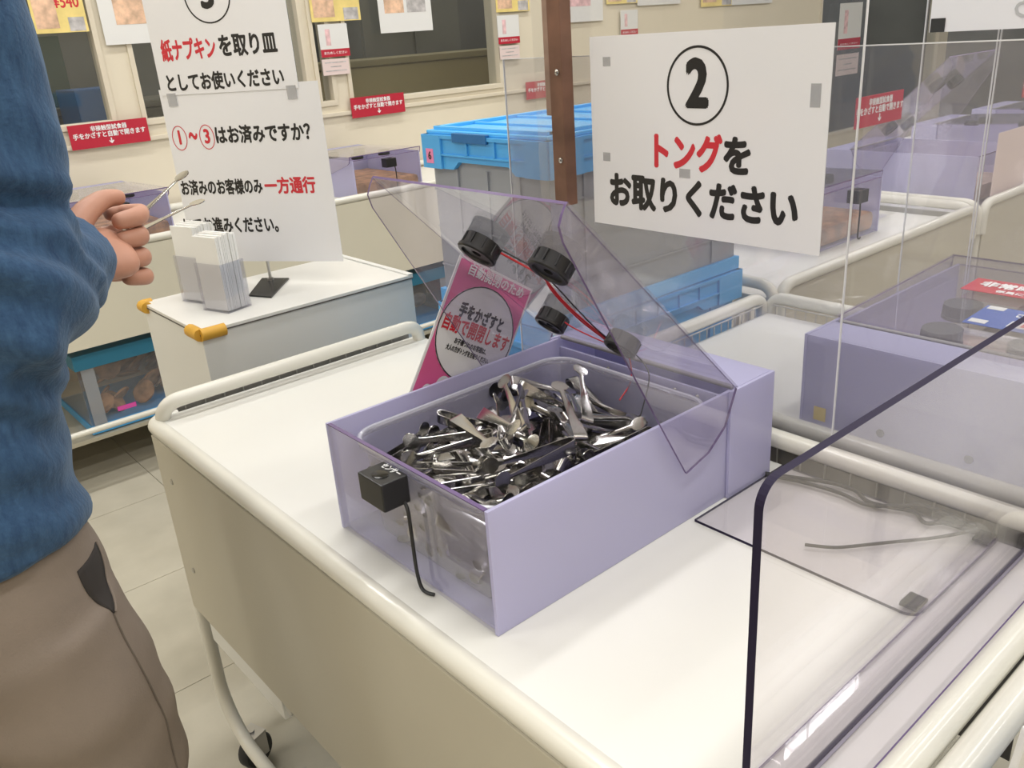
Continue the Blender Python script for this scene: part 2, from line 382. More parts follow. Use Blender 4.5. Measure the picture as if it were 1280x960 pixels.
# the room behind the windows
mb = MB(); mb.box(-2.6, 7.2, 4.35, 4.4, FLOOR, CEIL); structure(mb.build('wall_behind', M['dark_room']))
def simple(name, label, cat, m, boxes, group=None, b=0.004):
    t = MB()
    for q in boxes: t.box(*q, 0, b)
    o = t.build(name, m, off=((boxes[0][0] + boxes[0][1]) / 2, (boxes[0][2] + boxes[0][3]) / 2, boxes[0][4])); return props(o, label, cat, group)
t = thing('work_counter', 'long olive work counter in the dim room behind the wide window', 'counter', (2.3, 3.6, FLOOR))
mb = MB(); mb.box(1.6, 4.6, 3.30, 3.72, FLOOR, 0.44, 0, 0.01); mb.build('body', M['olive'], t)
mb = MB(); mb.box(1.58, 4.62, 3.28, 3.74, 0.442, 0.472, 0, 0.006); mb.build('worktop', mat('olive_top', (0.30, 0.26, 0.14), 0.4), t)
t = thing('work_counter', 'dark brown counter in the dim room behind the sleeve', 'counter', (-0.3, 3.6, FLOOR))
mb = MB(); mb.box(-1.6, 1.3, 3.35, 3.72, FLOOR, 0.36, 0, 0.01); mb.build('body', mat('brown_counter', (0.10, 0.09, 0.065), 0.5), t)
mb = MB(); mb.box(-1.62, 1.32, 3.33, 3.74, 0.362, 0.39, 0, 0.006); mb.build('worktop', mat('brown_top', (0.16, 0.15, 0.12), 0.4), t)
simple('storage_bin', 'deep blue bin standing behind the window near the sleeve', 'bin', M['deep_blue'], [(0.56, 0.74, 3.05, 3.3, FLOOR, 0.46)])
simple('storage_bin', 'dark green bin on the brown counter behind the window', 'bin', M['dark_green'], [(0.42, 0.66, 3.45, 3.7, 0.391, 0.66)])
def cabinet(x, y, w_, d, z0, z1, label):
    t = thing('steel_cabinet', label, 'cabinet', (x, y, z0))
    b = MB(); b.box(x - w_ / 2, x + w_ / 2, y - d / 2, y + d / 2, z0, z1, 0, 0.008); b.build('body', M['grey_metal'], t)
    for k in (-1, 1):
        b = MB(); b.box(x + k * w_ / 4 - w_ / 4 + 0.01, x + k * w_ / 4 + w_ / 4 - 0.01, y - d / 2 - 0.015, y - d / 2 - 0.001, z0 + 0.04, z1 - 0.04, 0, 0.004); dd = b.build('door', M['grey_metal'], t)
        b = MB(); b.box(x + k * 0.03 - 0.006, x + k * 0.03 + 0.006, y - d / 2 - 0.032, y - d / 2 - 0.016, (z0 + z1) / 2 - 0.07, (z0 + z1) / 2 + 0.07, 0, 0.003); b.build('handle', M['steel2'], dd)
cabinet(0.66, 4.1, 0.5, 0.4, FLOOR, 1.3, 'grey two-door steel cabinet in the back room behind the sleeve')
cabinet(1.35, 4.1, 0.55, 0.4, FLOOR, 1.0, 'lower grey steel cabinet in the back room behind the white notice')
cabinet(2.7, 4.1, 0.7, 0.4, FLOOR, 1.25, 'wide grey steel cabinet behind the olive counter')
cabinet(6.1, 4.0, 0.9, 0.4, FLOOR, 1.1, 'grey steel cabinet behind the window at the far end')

# ---------------------------------------------------------------- prints on the back wall
def wxf(x, z, y=WY - 0.009): return frame_xf((x, y, z), (1, 0, 0), (0, 0, 1))
def red_sign(x, z, label, y=WY - 0.016, w_=0.272, h=0.082, stand=False):
    t = thing('red_notice', label, 'sign', (x, y, z - h / 2), 'red notices about hands-free sample boxes')
    quad(w_, h, wxf(x, z, y), 0.004).build('board', M['red_print'], t)
    yy = y - 0.0045
    lettering('非接触型試食器', 0.019, M['ink_white'], t, wxf(x, z + h * .27, yy), 0.03, width=0.125)
    lettering('手をかざすと自動で開きます', 0.021, M['ink_white'], t, wxf(x, z + h * 0.0, yy), 0.03, width=0.25)
    lettering('↓', 0.024, M['ink_white'], t, wxf(x, z - h * .29, yy), 0.05, name='arrow')
    if stand:
        b = MB(); b.box(x - 0.06, x + 0.06, y + 0.0045, y + 0.0075, FLOOR * 0 + 0.013, z + h * .3); b.box(x - 0.06, x + 0.06, y - 0.05, y + 0.0045, 0.013, 0.016); b.build('stand', M['thin'], t)
    return t
red_sign(0.572, 0.313, 'red notice on the back wall nearest the blue sleeve')
red_sign(1.701, 0.297, 'red notice on the back wall below the wide window')
red_sign(2.70, 0.276, 'red notice on the cream wall behind the brown wooden batten')
def yellow_poster(x, z, w_, h, label, red='540'):
    t = thing('price_poster', label, 'poster', (x, WY, z - h / 2), 'yellow price posters on the back wall')
    quad(w_, h, wxf(x, z, WY - 0.012), 0.002).build('sheet', M['yellow_print'], t)
    quad(w_ * .42, h * .62, wxf(x - w_ * .24, z - 0.02, WY - 0.0135), 0.001).build('picture', M['photo_print'], t)
    quad(w_ * .3, h * .24, wxf(x + w_ * .3, z - h * .36, WY - 0.0137), 0.001).build('small_picture', M['photo_grey'], t)
    lettering('¥' + red, h * .30, M['ink_red'], t, wxf(x + w_ * .18, z + 0.004, WY - 0.0138), 0.03, width=w_ * .5)
def mascot_card(x, z, label, w_=0.135, h=0.125):
    t = thing('notice_card', label, 'card', (x, WY, z - h / 2), 'white cards with a red foot on the back wall')
    quad(w_, h, wxf(x, z, WY - 0.0155), 0.002).build('card', M['paper'], t)
    quad(w_, h * .24, wxf(x, z - h * .38, WY - 0.0171), 0.001).build('red_band', M['red_print'], t)
    quad(w_ * .16, h * .5, wxf(x - w_ * .2, z + h * .1, WY - 0.0171), 0.001).build('spot', M['photo_pink'], t)
    disc(w_ * .15, h * .2, wxf(x + w_ * .17, z + h * .08, WY - 0.0171)).build('spot', M['yellow_rubber'], t)
    lettering('おためしください', 0.012, M['ink_white'], t, wxf(x, z - h * .38, WY - 0.0183), 0.02, width=w_ * .8)
def slip(x, z, w_, h, label):
    t = thing('paper_slip', label, 'paper', (x, WY, z - h / 2), 'small text slips under the cards')
    quad(w_, h, wxf(x, z, WY - 0.0155), 0.001).build('sheet', M['blush'], t)
    for k in range(3):
        quad(w_ * (.4 if k == 1 else .8), h * .06, wxf(x, z + h * (.28 - .26 * k), WY - 0.0167), 0.0005).build('line_of_print', M['photo_grey'], t)
def white_poster(x, z, w_, h, label, pics, caption='はませんたこうす揚', kind='sheet'):
    t = thing('product_poster', label, 'poster', (x, WY, z - h / 2), 'white product posters on the back wall')
    quad(w_, h, wxf(x, z, WY - 0.013), 0.002).build('sheet', M['paper'], t)
    for (dx, pw, mm) in pics: quad(w_ * pw, h * .62, wxf(x + dx * w_, z + h * .08, WY - 0.0147), 0.001).build('picture', M[mm], t)
    lettering(caption, 0.026, M['ink'], t, wxf(x, z - h * .36, WY - 0.0147), 0.03, width=w_ * .45)
yellow_poster(0.50, 0.74, 0.17, 0.18, 'yellow price poster beside the blue shoulder')
white_poster(0.755, 0.72, 0.25, 0.235, 'white product poster on the window post behind the tall notice', [(0.0, .6, 'photo_print')])
yellow_poster(1.555, 0.735, 0.23, 0.19, 'yellow price poster on the narrow post between windows')
mascot_card(1.527, 0.568, 'white card with a red foot on the post between windows')
slip(1.52, 0.467, 0.125, 0.062, 'pale slip under the card on the post between windows')
white_poster(1.897, 0.725, 0.275, 0.285, 'white two-picture poster on the wide window', [(-.21, .36, 'photo_print'), (.21, .36, 'photo_grey')])
yellow_poster(2.515, 0.73, 0.21, 0.18, 'yellow price poster just short of the brown batten', '540')
mascot_card(2.475, 0.563, 'white card with a red foot beside the wide window')
slip(2.475, 0.462, 0.125, 0.06, 'pale slip under the card beside the wide window')
white_poster(2.98, 0.71, 0.30, 0.27, 'white poster with a pink picture past the brown batten', [(-.05, .5, 'photo_pink')])
yellow_poster(3.28, 0.735, 0.24, 0.17, 'yellow price poster on the cream wall above the numbered notice')
mascot_card(3.33, 0.555, 'white card on the cream wall above the numbered notice')
white_poster(3.58, 0.74, 0.36, 0.21, 'white lettered poster above the numbered notice', [], 'ご自由にお取りください')
yellow_poster(4.10, 0.72, 0.30, 0.22, 'yellow price poster second along the cream wall above the numbered notice')
white_poster(4.45, 0.74, 0.42, 0.26, 'wide white poster toward the far end of the cream wall', [], 'ご自由にお取りください')
mascot_card(5.62, 0.43, 'white card with a red foot at the far window seen past the numbered notice', 0.30, 0.30)
slip(5.62, 0.18, 0.30, 0.14, 'pale slip at the far window seen past the numbered notice')

# ================================================================ near cart
CX0, CX1, CY0, CY1 = -0.045, 0.500, -0.352, 0.862
t = cart = thing('display_cart', 'white topped display cart with beige front panel carrying the tong box', 'cart', (0.23, 0.25, FLOOR))
mb = MB(); mb.box(-0.036, 0.492, -0.338, 0.835, -0.020, 0.0, 0, 0.003); mb.build('tabletop', M['white_top'], t)
mb = MB(); mb.tube(fillet([(0.0, 0.845, -0.012), (CX0 + .004, 0.845, -0.012), (CX0 + .004, CY0, -0.012), (0.0, CY0, -0.012)], 0.03), 0.0145, 14)
mb.build('edge_tube', M['tube'], t, True)
mb = MB(); mb.tube(fillet([(-0.030, 0.838, -0.03), (-0.030, 0.812, 0.030), (0.480, 0.812, 0.030), (0.480, 0.812, -0.03)], 0.055, 8), 0.0125, 14)
mb.build('end_rail', M['tube'], t, True)
mb = MB(); mb.tube(fillet([(-0.02, CY0 - .0, -0.03), (-0.02, CY0, 0.008), (0.487, CY0, 0.008), (0.487, CY0, -0.03)], 0.04, 6), 0.0135, 14)
mb.build('end_rail', M['tube'], t, True)
mb = MB(); mb.tube(fillet([(CX1, -0.33, -0.03), (CX1, -0.33, 0.030), (CX1, 0.40, 0.030), (CX1, 0.40, -0.03)], 0.05, 8), 0.0125, 14)
mb.build('side_rail', M['tube'], t, True)
def wire_mesh(p0, ux, lng, z0, z1, pitch, parent, name='wire_mesh'):
    b = MB(); ux = Vector(ux); n = int(lng / pitch)
    for k in range(n + 1):
        q = Vector(p0) + ux * (k * pitch); b.tube([q + Vector((0, 0, z0)), q + Vector((0, 0, z1))], 0.0012, 5)
    for z in (z0, (z0 + z1) / 2, z1): b.tube([Vector(p0) + Vector((0, 0, z)), Vector(p0) + ux * lng + Vector((0, 0, z))], 0.0014, 5)
    o = b.build(name, M['mesh'], parent); o['kind'] = 'stuff'; return o
wire_mesh((-0.02, 0.842, 0), (1, 0, 0), 0.49, -0.10, 0.018, 0.035, t)
wire_mesh((0.508, -0.30, 0), (0, 1, 0), 0.69, -0.10, 0.018, 0.035, t)
mb = MB(); mb.box(0.5100, 0.5120, -0.32, 0.39, -0.30, 0.010); mb.build('side_panel', mat('dark_rail_gap_shade', (0.16, 0.15, 0.14), 0.6), t)  # dark sheet standing in for the shaded gap under the far rail
mb = MB(); mb.box(-0.02, 0.48, 0.8485, 0.851, -0.30, 0.012); mb.build('end_panel', M['mesh_back'], t)
mb = MB(); mb.box(-0.050, -0.043, CY0, 0.846, -0.375, -0.029, 0, 0.002); fp = mb.build('front_panel', M['panel'], t)
for (y, z) in ((0.79, -0.098), (0.79, -0.272), (-0.29, -0.098), (-0.29, -0.272)):
    b = MB(); b.lathe([(0.005, 0), (0.005, 0.0015), (0.003, 0.003)], 12, frame_xf((-0.050, y, z), (0, -1, 0), (0, 0, 1))); b.build('screw', M['steel2'], fp, True)
for (x, y, sy) in ((-0.035, 0.838, 1), (0.487, 0.838, 1), (-0.035, -0.345, -1), (0.487, -0.345, -1)):
    b = MB(); b.tube(fillet([(x, y, -0.02), (x, y + sy * 0.02, -0.60), (x, y - sy * 0.05, -0.665), (x, y - sy * 0.26, -0.665)], 0.05, 6), 0.0125, 12)
    lg = b.build('leg', M['tube'], t, True)
for y in (0.58, -0.085):
    b = MB(); b.tube([(-0.035, y, -0.665), (0.487, y, -0.665)], 0.0115, 10); b.build('cross_tube', M['tube'], t, True)
mb = MB(); mb.box(0.02, 0.47, -0.30, 0.36, -0.60, -0.580, 0, 0.004); mb.build('lower_shelf', M['white_top'], t)
for y in (0.58, -0.085, ):
    for x in (-0.02, 0.47):
        b = MB(); b.box(x - 0.016, x + 0.016, y - 0.004, y + 0.004, -0.654, -0.603); b.build('shelf_bracket', M['steel2'], t)
mb = MB(); mb.box(-0.036, -0.018, 0.54, 0.825, -0.448, -0.378, 0, 0.002); mb.build('lower_flange', M['counter'], t)
mb = MB(); mb.box(-0.034, 0.010, 0.515, 0.538, -0.425, -0.380, 0, 0.002); mb.build('flange_bracket', M['steel2'], t)
def caster(x, y, parent, r=0.036, ang=0.5):
    b = MB(); X_ = Matrix.Translation((x, y, FLOOR + r)) @ Matrix.Rotation(ang, 4, 'Z') @ Matrix.Rotation(PI / 2, 4, 'Y')
    b.lathe([(r * .55, -0.013), (r * .9, -0.013), (r, -0.008), (r, 0.008), (r * .9, 0.013), (r * .55, 0.013)], 24, X_); wh = b.build('caster', M['rubber'], parent, True)
    b = MB(); b.lathe([(0.008, -0.017), (0.016, -0.016), (0.016, 0.016), (0.008, 0.017)], 14, X_)
    F_ = Matrix.Translation((x, y, FLOOR)) @ Matrix.Rotation(ang, 4, 'Z')
    for s_ in (-1, 1): b.box(s_ * 0.0185 - 0.0015, s_ * 0.0185 + 0.0015, -0.016, 0.016, r * .7, 2 * r + 0.006, 0, 0, F_)
    b.box(-0.02, 0.02, -0.018, 0.018, 2 * r + 0.003, 2 * r + 0.007, 0, 0, F_); b.build('fork', M['steel2'], wh)
    b = MB(); b.tube([(x, y, 2 * r + FLOOR + 0.006), (x, y, -0.654)], 0.006, 8)
    b.build('stem', M['steel2'], wh, True)
for (x, y) in ((-0.030, 0.79), (0.487, 0.79), (-0.030, -0.25), (0.487, -0.25)): caster(x + (0.012 if x < 0 else 0.0), y, t, 0.035, 1.9)

# ================================================================ neighbouring carts
def rail_cart(label, x0, x1, y0, y1, front='x', ztop=0.0, rz=0.030, hz=-0.36, front_y=None, group='display carts round about', pm='panel_far'):
    t = thing('display_cart', label, 'cart', ((x0 + x1) / 2, (y0 + y1) / 2, FLOOR), group)
    b = MB(); b.box(x0 + 0.012, x1 - 0.012, y0 + 0.012, y1 - 0.012, ztop - 0.02, ztop, 0, 0.003); b.build('tabletop', M['white_top'], t)
    c = 0.045
    for (pa, pb) in (((x0, y0 + .01), (x0, y1 - .01)), ((x1, y0 + .01), (x1, y1 - .01)), ((x0 + .01, y0), (x1 - .01, y0)), ((x0 + .01, y1), (x1 - .01, y1))):
        b = MB(); b.tube(fillet([(*pa, -0.05), (*pa, rz), (*pb, rz), (*pb, -0.05)], c, 6), 0.0125, 12); b.build('rail', M['tube'], t, True)
    if front == 'y': b = MB(); b.box(x0 + 0.012, x1 - 0.012, y0 - 0.004, y0 + 0.002, hz, rz - 0.013); b.build('front_panel', M[pm], t)
    for xx in (x0 + .012, x1 - .012):
        for yy in (y0 + .012, y1 - .012):
            b = MB(); b.tube([(xx, yy, -0.02), (xx, yy, FLOOR + 0.075)], 0.012, 10); b.build('leg', M['tube'], t, True)
            caster(xx, yy, t, 0.030, 0.4)
    b = MB(); b.box(x0 + 0.012, x1 - 0.012, y0 + 0.05, y1 - 0.012, -0.590, -0.575, 0, 0.003); b.build('lower_shelf', M['panel'], t)
    for (ya) in (y0,):
        b = MB(); b.tube([(x0 + .012, ya, -0.53), (x1 - .012, ya, -0.53)], 0.010, 10); b.build('lower_rail', M['tube'], t, True)
    return t
c2 = rail_cart('low-railed white cart next to the tong cart under the second lilac box', 0.545, 1.035, -0.72, 0.385)
wire_mesh((0.565, 0.374, 0), (1, 0, 0), 0.45, -0.03, 0.018, 0.022, c2)
wire_mesh((1.023, -0.68, 0), (0, 1, 0), 1.04, -0.03, 0.018, 0.022, c2)
rail_cart('cart with a plain beige side panel behind the second lilac box', 1.095, 2.03, 0.395, 1.15, 'y', rz=0.032, pm='panel')
rail_cart('farthest beige panelled cart standing past its twin', 2.075, 4.30, 0.395, 1.15, 'y', rz=0.032, pm='panel')
rail_cart('cart by the back wall carrying the sample box near the sleeve', -0.30, 1.00, 2.235, 2.76, 'y', 0.012, 0.028, -0.265)
rail_cart('cart by the back wall carrying the sample box near the notice stand', 1.04, 2.35, 2.235, 2.76, 'y', 0.012, 0.028, -0.285)
# the tube of the next cart along the near end
t = thing('display_cart', 'white cart end whose rail touches the near end of the tong cart', 'cart', (0.25, -0.9, FLOOR))
mb = MB(); mb.tube(fillet([(-0.04, -0.3808, -0.05), (-0.04, -0.3808, 0.0), (0.50, -0.3808, 0.0), (0.50, -0.3808, -0.05)], 0.04, 6), 0.0145, 14); mb.build('end_rail', M['tube'], t, True)
mb = MB(); mb.box(-0.03, 0.49, -1.2, -0.60, -0.06, -0.035, 0, 0.003); mb.build('tabletop', mat('grey_basket_floor', (0.30, 0.28, 0.24), 0.6, var=0.4, scale=40), t)
for (x, y) in ((-0.04, -0.384), (0.50, -0.384), (-0.04, -1.2), (0.50, -1.2)):
    b = MB(); b.tube([(x, y, -0.05), (x, y, FLOOR)], 0.0125, 10); b.build('leg', M['tube'], t, True)

# ================================================================ lilac tong box
LID = 0.377
def lid_pt(a, y, b, ang, hx=0.381, hz=0.1455):
    """a along the lid from the hinge, b off its underside; ang = opening angle"""
    c, s_ = math.cos(ang), math.sin(ang)
    return (hx - a * c - b * s_, y, hz + a * s_ - b * c)
def cap_mb(a, y, ang, r=0.0235, h=0.019):
    o = Vector(lid_pt(a, y, 0.002, ang)); n = Vector(lid_pt(a, y, 1.002, ang)) - o; ux = Vector((0, 1, 0)); uy = n.cross(ux)
    X_ = frame_xf(o, ux, uy); b = MB()
    prof = [(r * .97, 0.0), (r * .98, h * .72), (r * 1.05, h * .74), (r * 1.05, h * .92), (r * .97, h), (r * .80, h), (r * .76, h * .86), (r * .25, h * .86), (r * .22, h * .6)]
    b.lathe(prof, 20, X_)
    if abs((X_ @ Vector((0, 0, 1)) - o).normalized().dot(n.normalized()) - 1) > 0.1:  # keep the cap on the underside
        b = MB(); b.lathe([(r_, -h_) for r_, h_ in prof], 20, X_)
    for k in range(10):
        an = 2 * PI * k / 10; p = Vector((r * .99 * math.cos(an), r * .99 * math.sin(an), 0)); s_ = 1 if (X_ @ Vector((0, 0, 1)) - o).dot(n) > 0 else -1
        b.tube([X_ @ (p + Vector((0, 0, s_ * 0.001))), X_ @ (p + Vector((0, 0, s_ * h * .7)))], 0.0012, 5)
    return b
def lilac_box(name, label, loc, rot, lid, contents=None, group=None, sensor=True, wires=False, h=0.142):
    t = thing(name, label, 'box', loc, group)
    for y0 in (0.0, 0.2955):
        b = MB(); b.box(0.0, 0.378, y0, y0 + 0.0045, 0.0, h, 0, 0.0006); b.build('side_panel', M['lilac'], t, local=True)
    b = MB(); b.box(0.0, 0.0045, 0.0050, 0.2950, 0.002, h - 0.001, 0)
    b.box(-0.0002, 0.0047, 0.0050, 0.2950, h - 0.0008, h + 0.0004, 1)
    b.build('front_panel', [M['clear'], M['edge_violet']], t, local=True)
    b = MB(); b.box(0.0050, 0.455, 0.0050, 0.2950, 0.0005, 0.004); b.build('base_panel', M['lilac'], t, local=True)
    b = MB(); b.box(0.378, 0.382, 0.0050, 0.2950, 0.0045, h - 0.012); bp = b.build('rear_partition', M['lilac'], t, local=True)
    for yy in (0.05, 0.085, 0.20, 0.235):
        s_ = MB(); s_.lathe([(0.0028, 0), (0.0028, 0.001), (0.0015, 0.002)], 10, frame_xf((0.378, yy, h - 0.022), (0, -1, 0), (0, 0, 1))); s_.build('screw', M['steel2'], bp, True, local=True)
    # housing behind the hinge: two wings, a back and a top with a notch
    for y0 in (-0.0052, 0.3007):
        b = MB(); b.box(0.3700, 0.4595, y0, y0 + 0.0045, 0.0, h + 0.0015, 0, 0.0006); b.build('housing_side', M['lilac'], t, local=True)
    b = MB(); b.box(0.4550, 0.4595, 0.0, 0.3000, 0.0, h + 0.0010, 0); b.build('housing_back', M['lilac'], t, local=True)
    b = MB(); b.box(0.3900, 0.4548, 0.0, 0.3000, h - 0.0040, h + 0.0012, 0); b.build('housing_top', M['lilac'], t, local=True)
    b = MB(); b.tube([(0.3845, 0.004, h + 0.001), (0.3845, 0.296, h + 0.001)], 0.0032, 10); b.build('hinge_rod', mat('dull_hinge', (0.30, 0.29, 0.29), 0.5, 0.3), t, True, local=True)
    # lid
    lt = MB(); n = 0.003
    def P(a, y, b_): return lid_pt(a, y, b_, lid, hz=h + 0.0045)
    ya, yb = -0.0085, 0.3085
    vs = [P(0.004, ya, 0), P(LID, ya, 0), P(LID, yb, 0), P(0.004, yb, 0), P(0.004, ya, n), P(LID, ya, n), P(LID, yb, n), P(0.004, yb, n)]
    lt.add(vs, [(0, 1, 2, 3), (7, 6, 5, 4)], 0); lt.add(vs, [(0, 4, 5, 1), (2, 6, 7, 3), (3, 7, 4, 0)], 0); lt.add(vs, [(1, 5, 6, 2)], 1)
    lo = lt.build('lid', [M['clear_lid'], M['edge_violet']], t, local=True)
    out_ = [(LID, n), (LID - .002, 0.012), (LID - .006, 0.022), (LID - .02, 0.030), (0.291, 0.048), (0.150, 0.0865), (0.016, 0.122), (-0.006, 0.085), (-0.012, 0.047), (0.004, n)]
    if lid < 0.2: out_ = [(LID, n), (LID - .002, 0.012), (LID - .006, 0.022), (LID - .02, 0.030), (0.291, 0.048), (0.150, 0.0865), (0.016, 0.100), (0.0145, 0.05), (0.0145, n)]
    for (y0, y1) in ((ya, ya + 0.003), (yb - 0.003, yb)):
        fl = MB(); N = len(out_)
        a_ = [P(u, y0, v) for u, v in out_]; b_ = [P(u, y1, v) for u, v in out_]
        fl.add(a_ + b_, [tuple(range(N)), tuple(range(N, 2 * N))[::-1]], 0)
        fl.add(a_ + b_, [(i, (i + 1) % N, N + (i + 1) % N, N + i) for i in range(N)], 1)
        fl.build('lid_flap', [M['clear_lid'], M['edge_violet']], lo, local=True)
    if sensor:
        s_ = MB(); s_.box(-0.0335, -0.0005, 0.130, 0.176, 0.1030, 0.1350, 0, 0.0015); so = s_.build('sensor_block', M['black'], t, local=True)
        s_ = MB(); s_.lathe([(0.0085, 0), (0.0085, 0.0006), (0.0070, 0.0009)], 24, Matrix.Translation((-0.020, 0.152, 0.1350)) @ Matrix.Diagonal((1, 1.25, 1, 1))); s_.build('sensor_eye', mat('glossy_black', (0.004, 0.004, 0.004), 0.15), so, True, local=True)
        if wires: lettering('センサー', 0.011, M['ink_white'], so, Matrix.Translation((-0.0065, 0.152, 0.1360)) @ Matrix.Rotation(-PI / 2, 4, 'Z'), 0.02, width=0.032)
        s_ = MB(); s_.tube([(-0.008, 0.131, 0.105), (-0.0095, 0.124, 0.098), (-0.0100, 0.122, 0.07), (-0.0095, 0.122, 0.028), (-0.0085, 0.119, 0.006), (-0.0085, 0.110, 0.0025), (-0.005, 0.100, 0.0025)], 0.0021, 8, sub=5); s_.build('sensor_cable', M['cable'], t, True, local=True)
    return t, lo

box, lid_o = lilac_box('tong_box', 'lilac acrylic box with raised clear lid, filled with steel tongs, on the near cart', (0, 0, 0.0005), 0, math.radians(44.6), wires=True)
# caps on the underside of the lid, with their wires
ANG = math.radians(44.6)
CAPS = [(0.2686, 0.2103), (0.2622, 0.0961), (0.0922, 0.2304), (0.080, 0.1161)]
for i, (a, y) in enumerate(CAPS):
    cap_mb(a, y, ANG, 0.0235 if i < 2 else 0.0205, 0.020).build('speaker_cap', M['black'] if i < 3 else M['black2'], lid_o, True, local=True)  # fourth cap greyer, haze of the flap before it put into its colour
def wire(pts, m, r=0.0011, name='wire', parent=None):
    b = MB(); b.tube([lid_pt(a, y, b_, ANG) for a, y, b_ in pts], r, 7, sub=5); b.build(name, m, parent or lid_o, True, local=True)
wire([(0.255, 0.190, 0.006), (0.235, 0.175, 0.005), (0.225, 0.160, 0.006), (0.215, 0.150, 0.007), (0.17, 0.150, 0.012), (0.12, 0.150, 0.012), (0.075, 0.152, 0.009), (0.045, 0.150, 0.008)], M['red_wire'], 0.0013)
wire([(0.262, 0.190, 0.004), (0.24, 0.172, 0.003), (0.226, 0.158, 0.003), (0.20, 0.146, 0.006), (0.15, 0.143, 0.010), (0.10, 0.147, 0.010), (0.05, 0.152, 0.006)], M['cable'], 0.0009)
wire([(0.245, 0.105, 0.006), (0.232, 0.13, 0.008), (0.20, 0.148, 0.012), (0.14, 0.147, 0.016), (0.08, 0.149, 0.012), (0.045, 0.147, 0.010)], M['red_wire'], 0.0011)
wire([(0.092, 0.212, 0.009), (0.085, 0.195, 0.012), (0.070, 0.170, 0.012), (0.050, 0.152, 0.009)], M['red_wire'], 0.0009)
wire([(0.046, 0.150, 0.008), (0.030, 0.148, 0.006), (0.010, 0.150, 0.010), (-0.010, 0.150, 0.030), (-0.004, 0.147, 0.060)], M['red_wire'], 0.0010)
wire([(0.060, 0.125, 0.010), (0.040, 0.118, 0.010), (0.010, 0.112, 0.020), (0.000, 0.105, 0.060), (0.012, 0.090, 0.090)], M['cable'], 0.0008)
for (a, y) in ((0.227, 0.158), (0.047, 0.150), (0.062, 0.128)):
    b = MB(); X_ = frame_xf(lid_pt(a, y, 0.0035, ANG), (0, 1, 0), Vector(lid_pt(a + 1, y, 0.0035, ANG)) - Vector(lid_pt(a, y, 0.0035, ANG)))
    b.box(-0.0055, 0.0055, -0.005, 0.005, -0.002, 0.002, 0, 0.0012, X_); b.build('glue_pad', mat('hot_glue', (0.75, 0.68, 0.55), 0.4), lid_o, True, local=True)

# inner bin
t = thing('inner_bin', 'milky plastic bin with rounded rim inside the lilac box, holding the tongs', 'bin', (0.192, 0.150, 0.005))
mb = MB(); prof = [(0.0, 0.93, 0.0052), (1, 0.935, 0.0055), (1, 0.955, 0.035), (1, 0.985, 0.118), (1, 1.0, 0.122), (1, 1.022, 0.1255), (1, 1.034, 0.1235), (1, 1.036, 0.1165)]
out_ = round_rect(0.340, 0.262, 0.035, 6); n = len(out_); vs = []
for (_, s_, z) in prof[1:]:
    ex = (s_ - 1) * 0.15
    for (u, v) in out_: k = Vector((u, v)).normalized(); vs.append((0.192 + u + ex * k.x, 0.150 + v + ex * k.y, z))
L_ = len(prof) - 1
fs = [(i * n + k, i * n + (k + 1) % n, (i + 1) * n + (k + 1) % n, (i + 1) * n + k) for i in range(L_ - 1) for k in range(n)] + [tuple(range(n))]
mb.add(vs, fs); bo = mb.build('shell', M['bin'], t, True)
rp = [(0.192 + u * 1.020, 0.150 + v * 1.026, 0.1235) for u, v in out_]
rb = MB(); rb.tube(rp, 0.0034, 8, closed=True); rb.build('rim', clear('milky_bin_rim', (0.9, 0.9, 0.93), 0.55, (0.74, 0.74, 0.84), 0.15), t, True)
md = bo.modifiers.new('thick', 'SOLIDIFY'); md.thickness = 0.0016; md.offset = 0

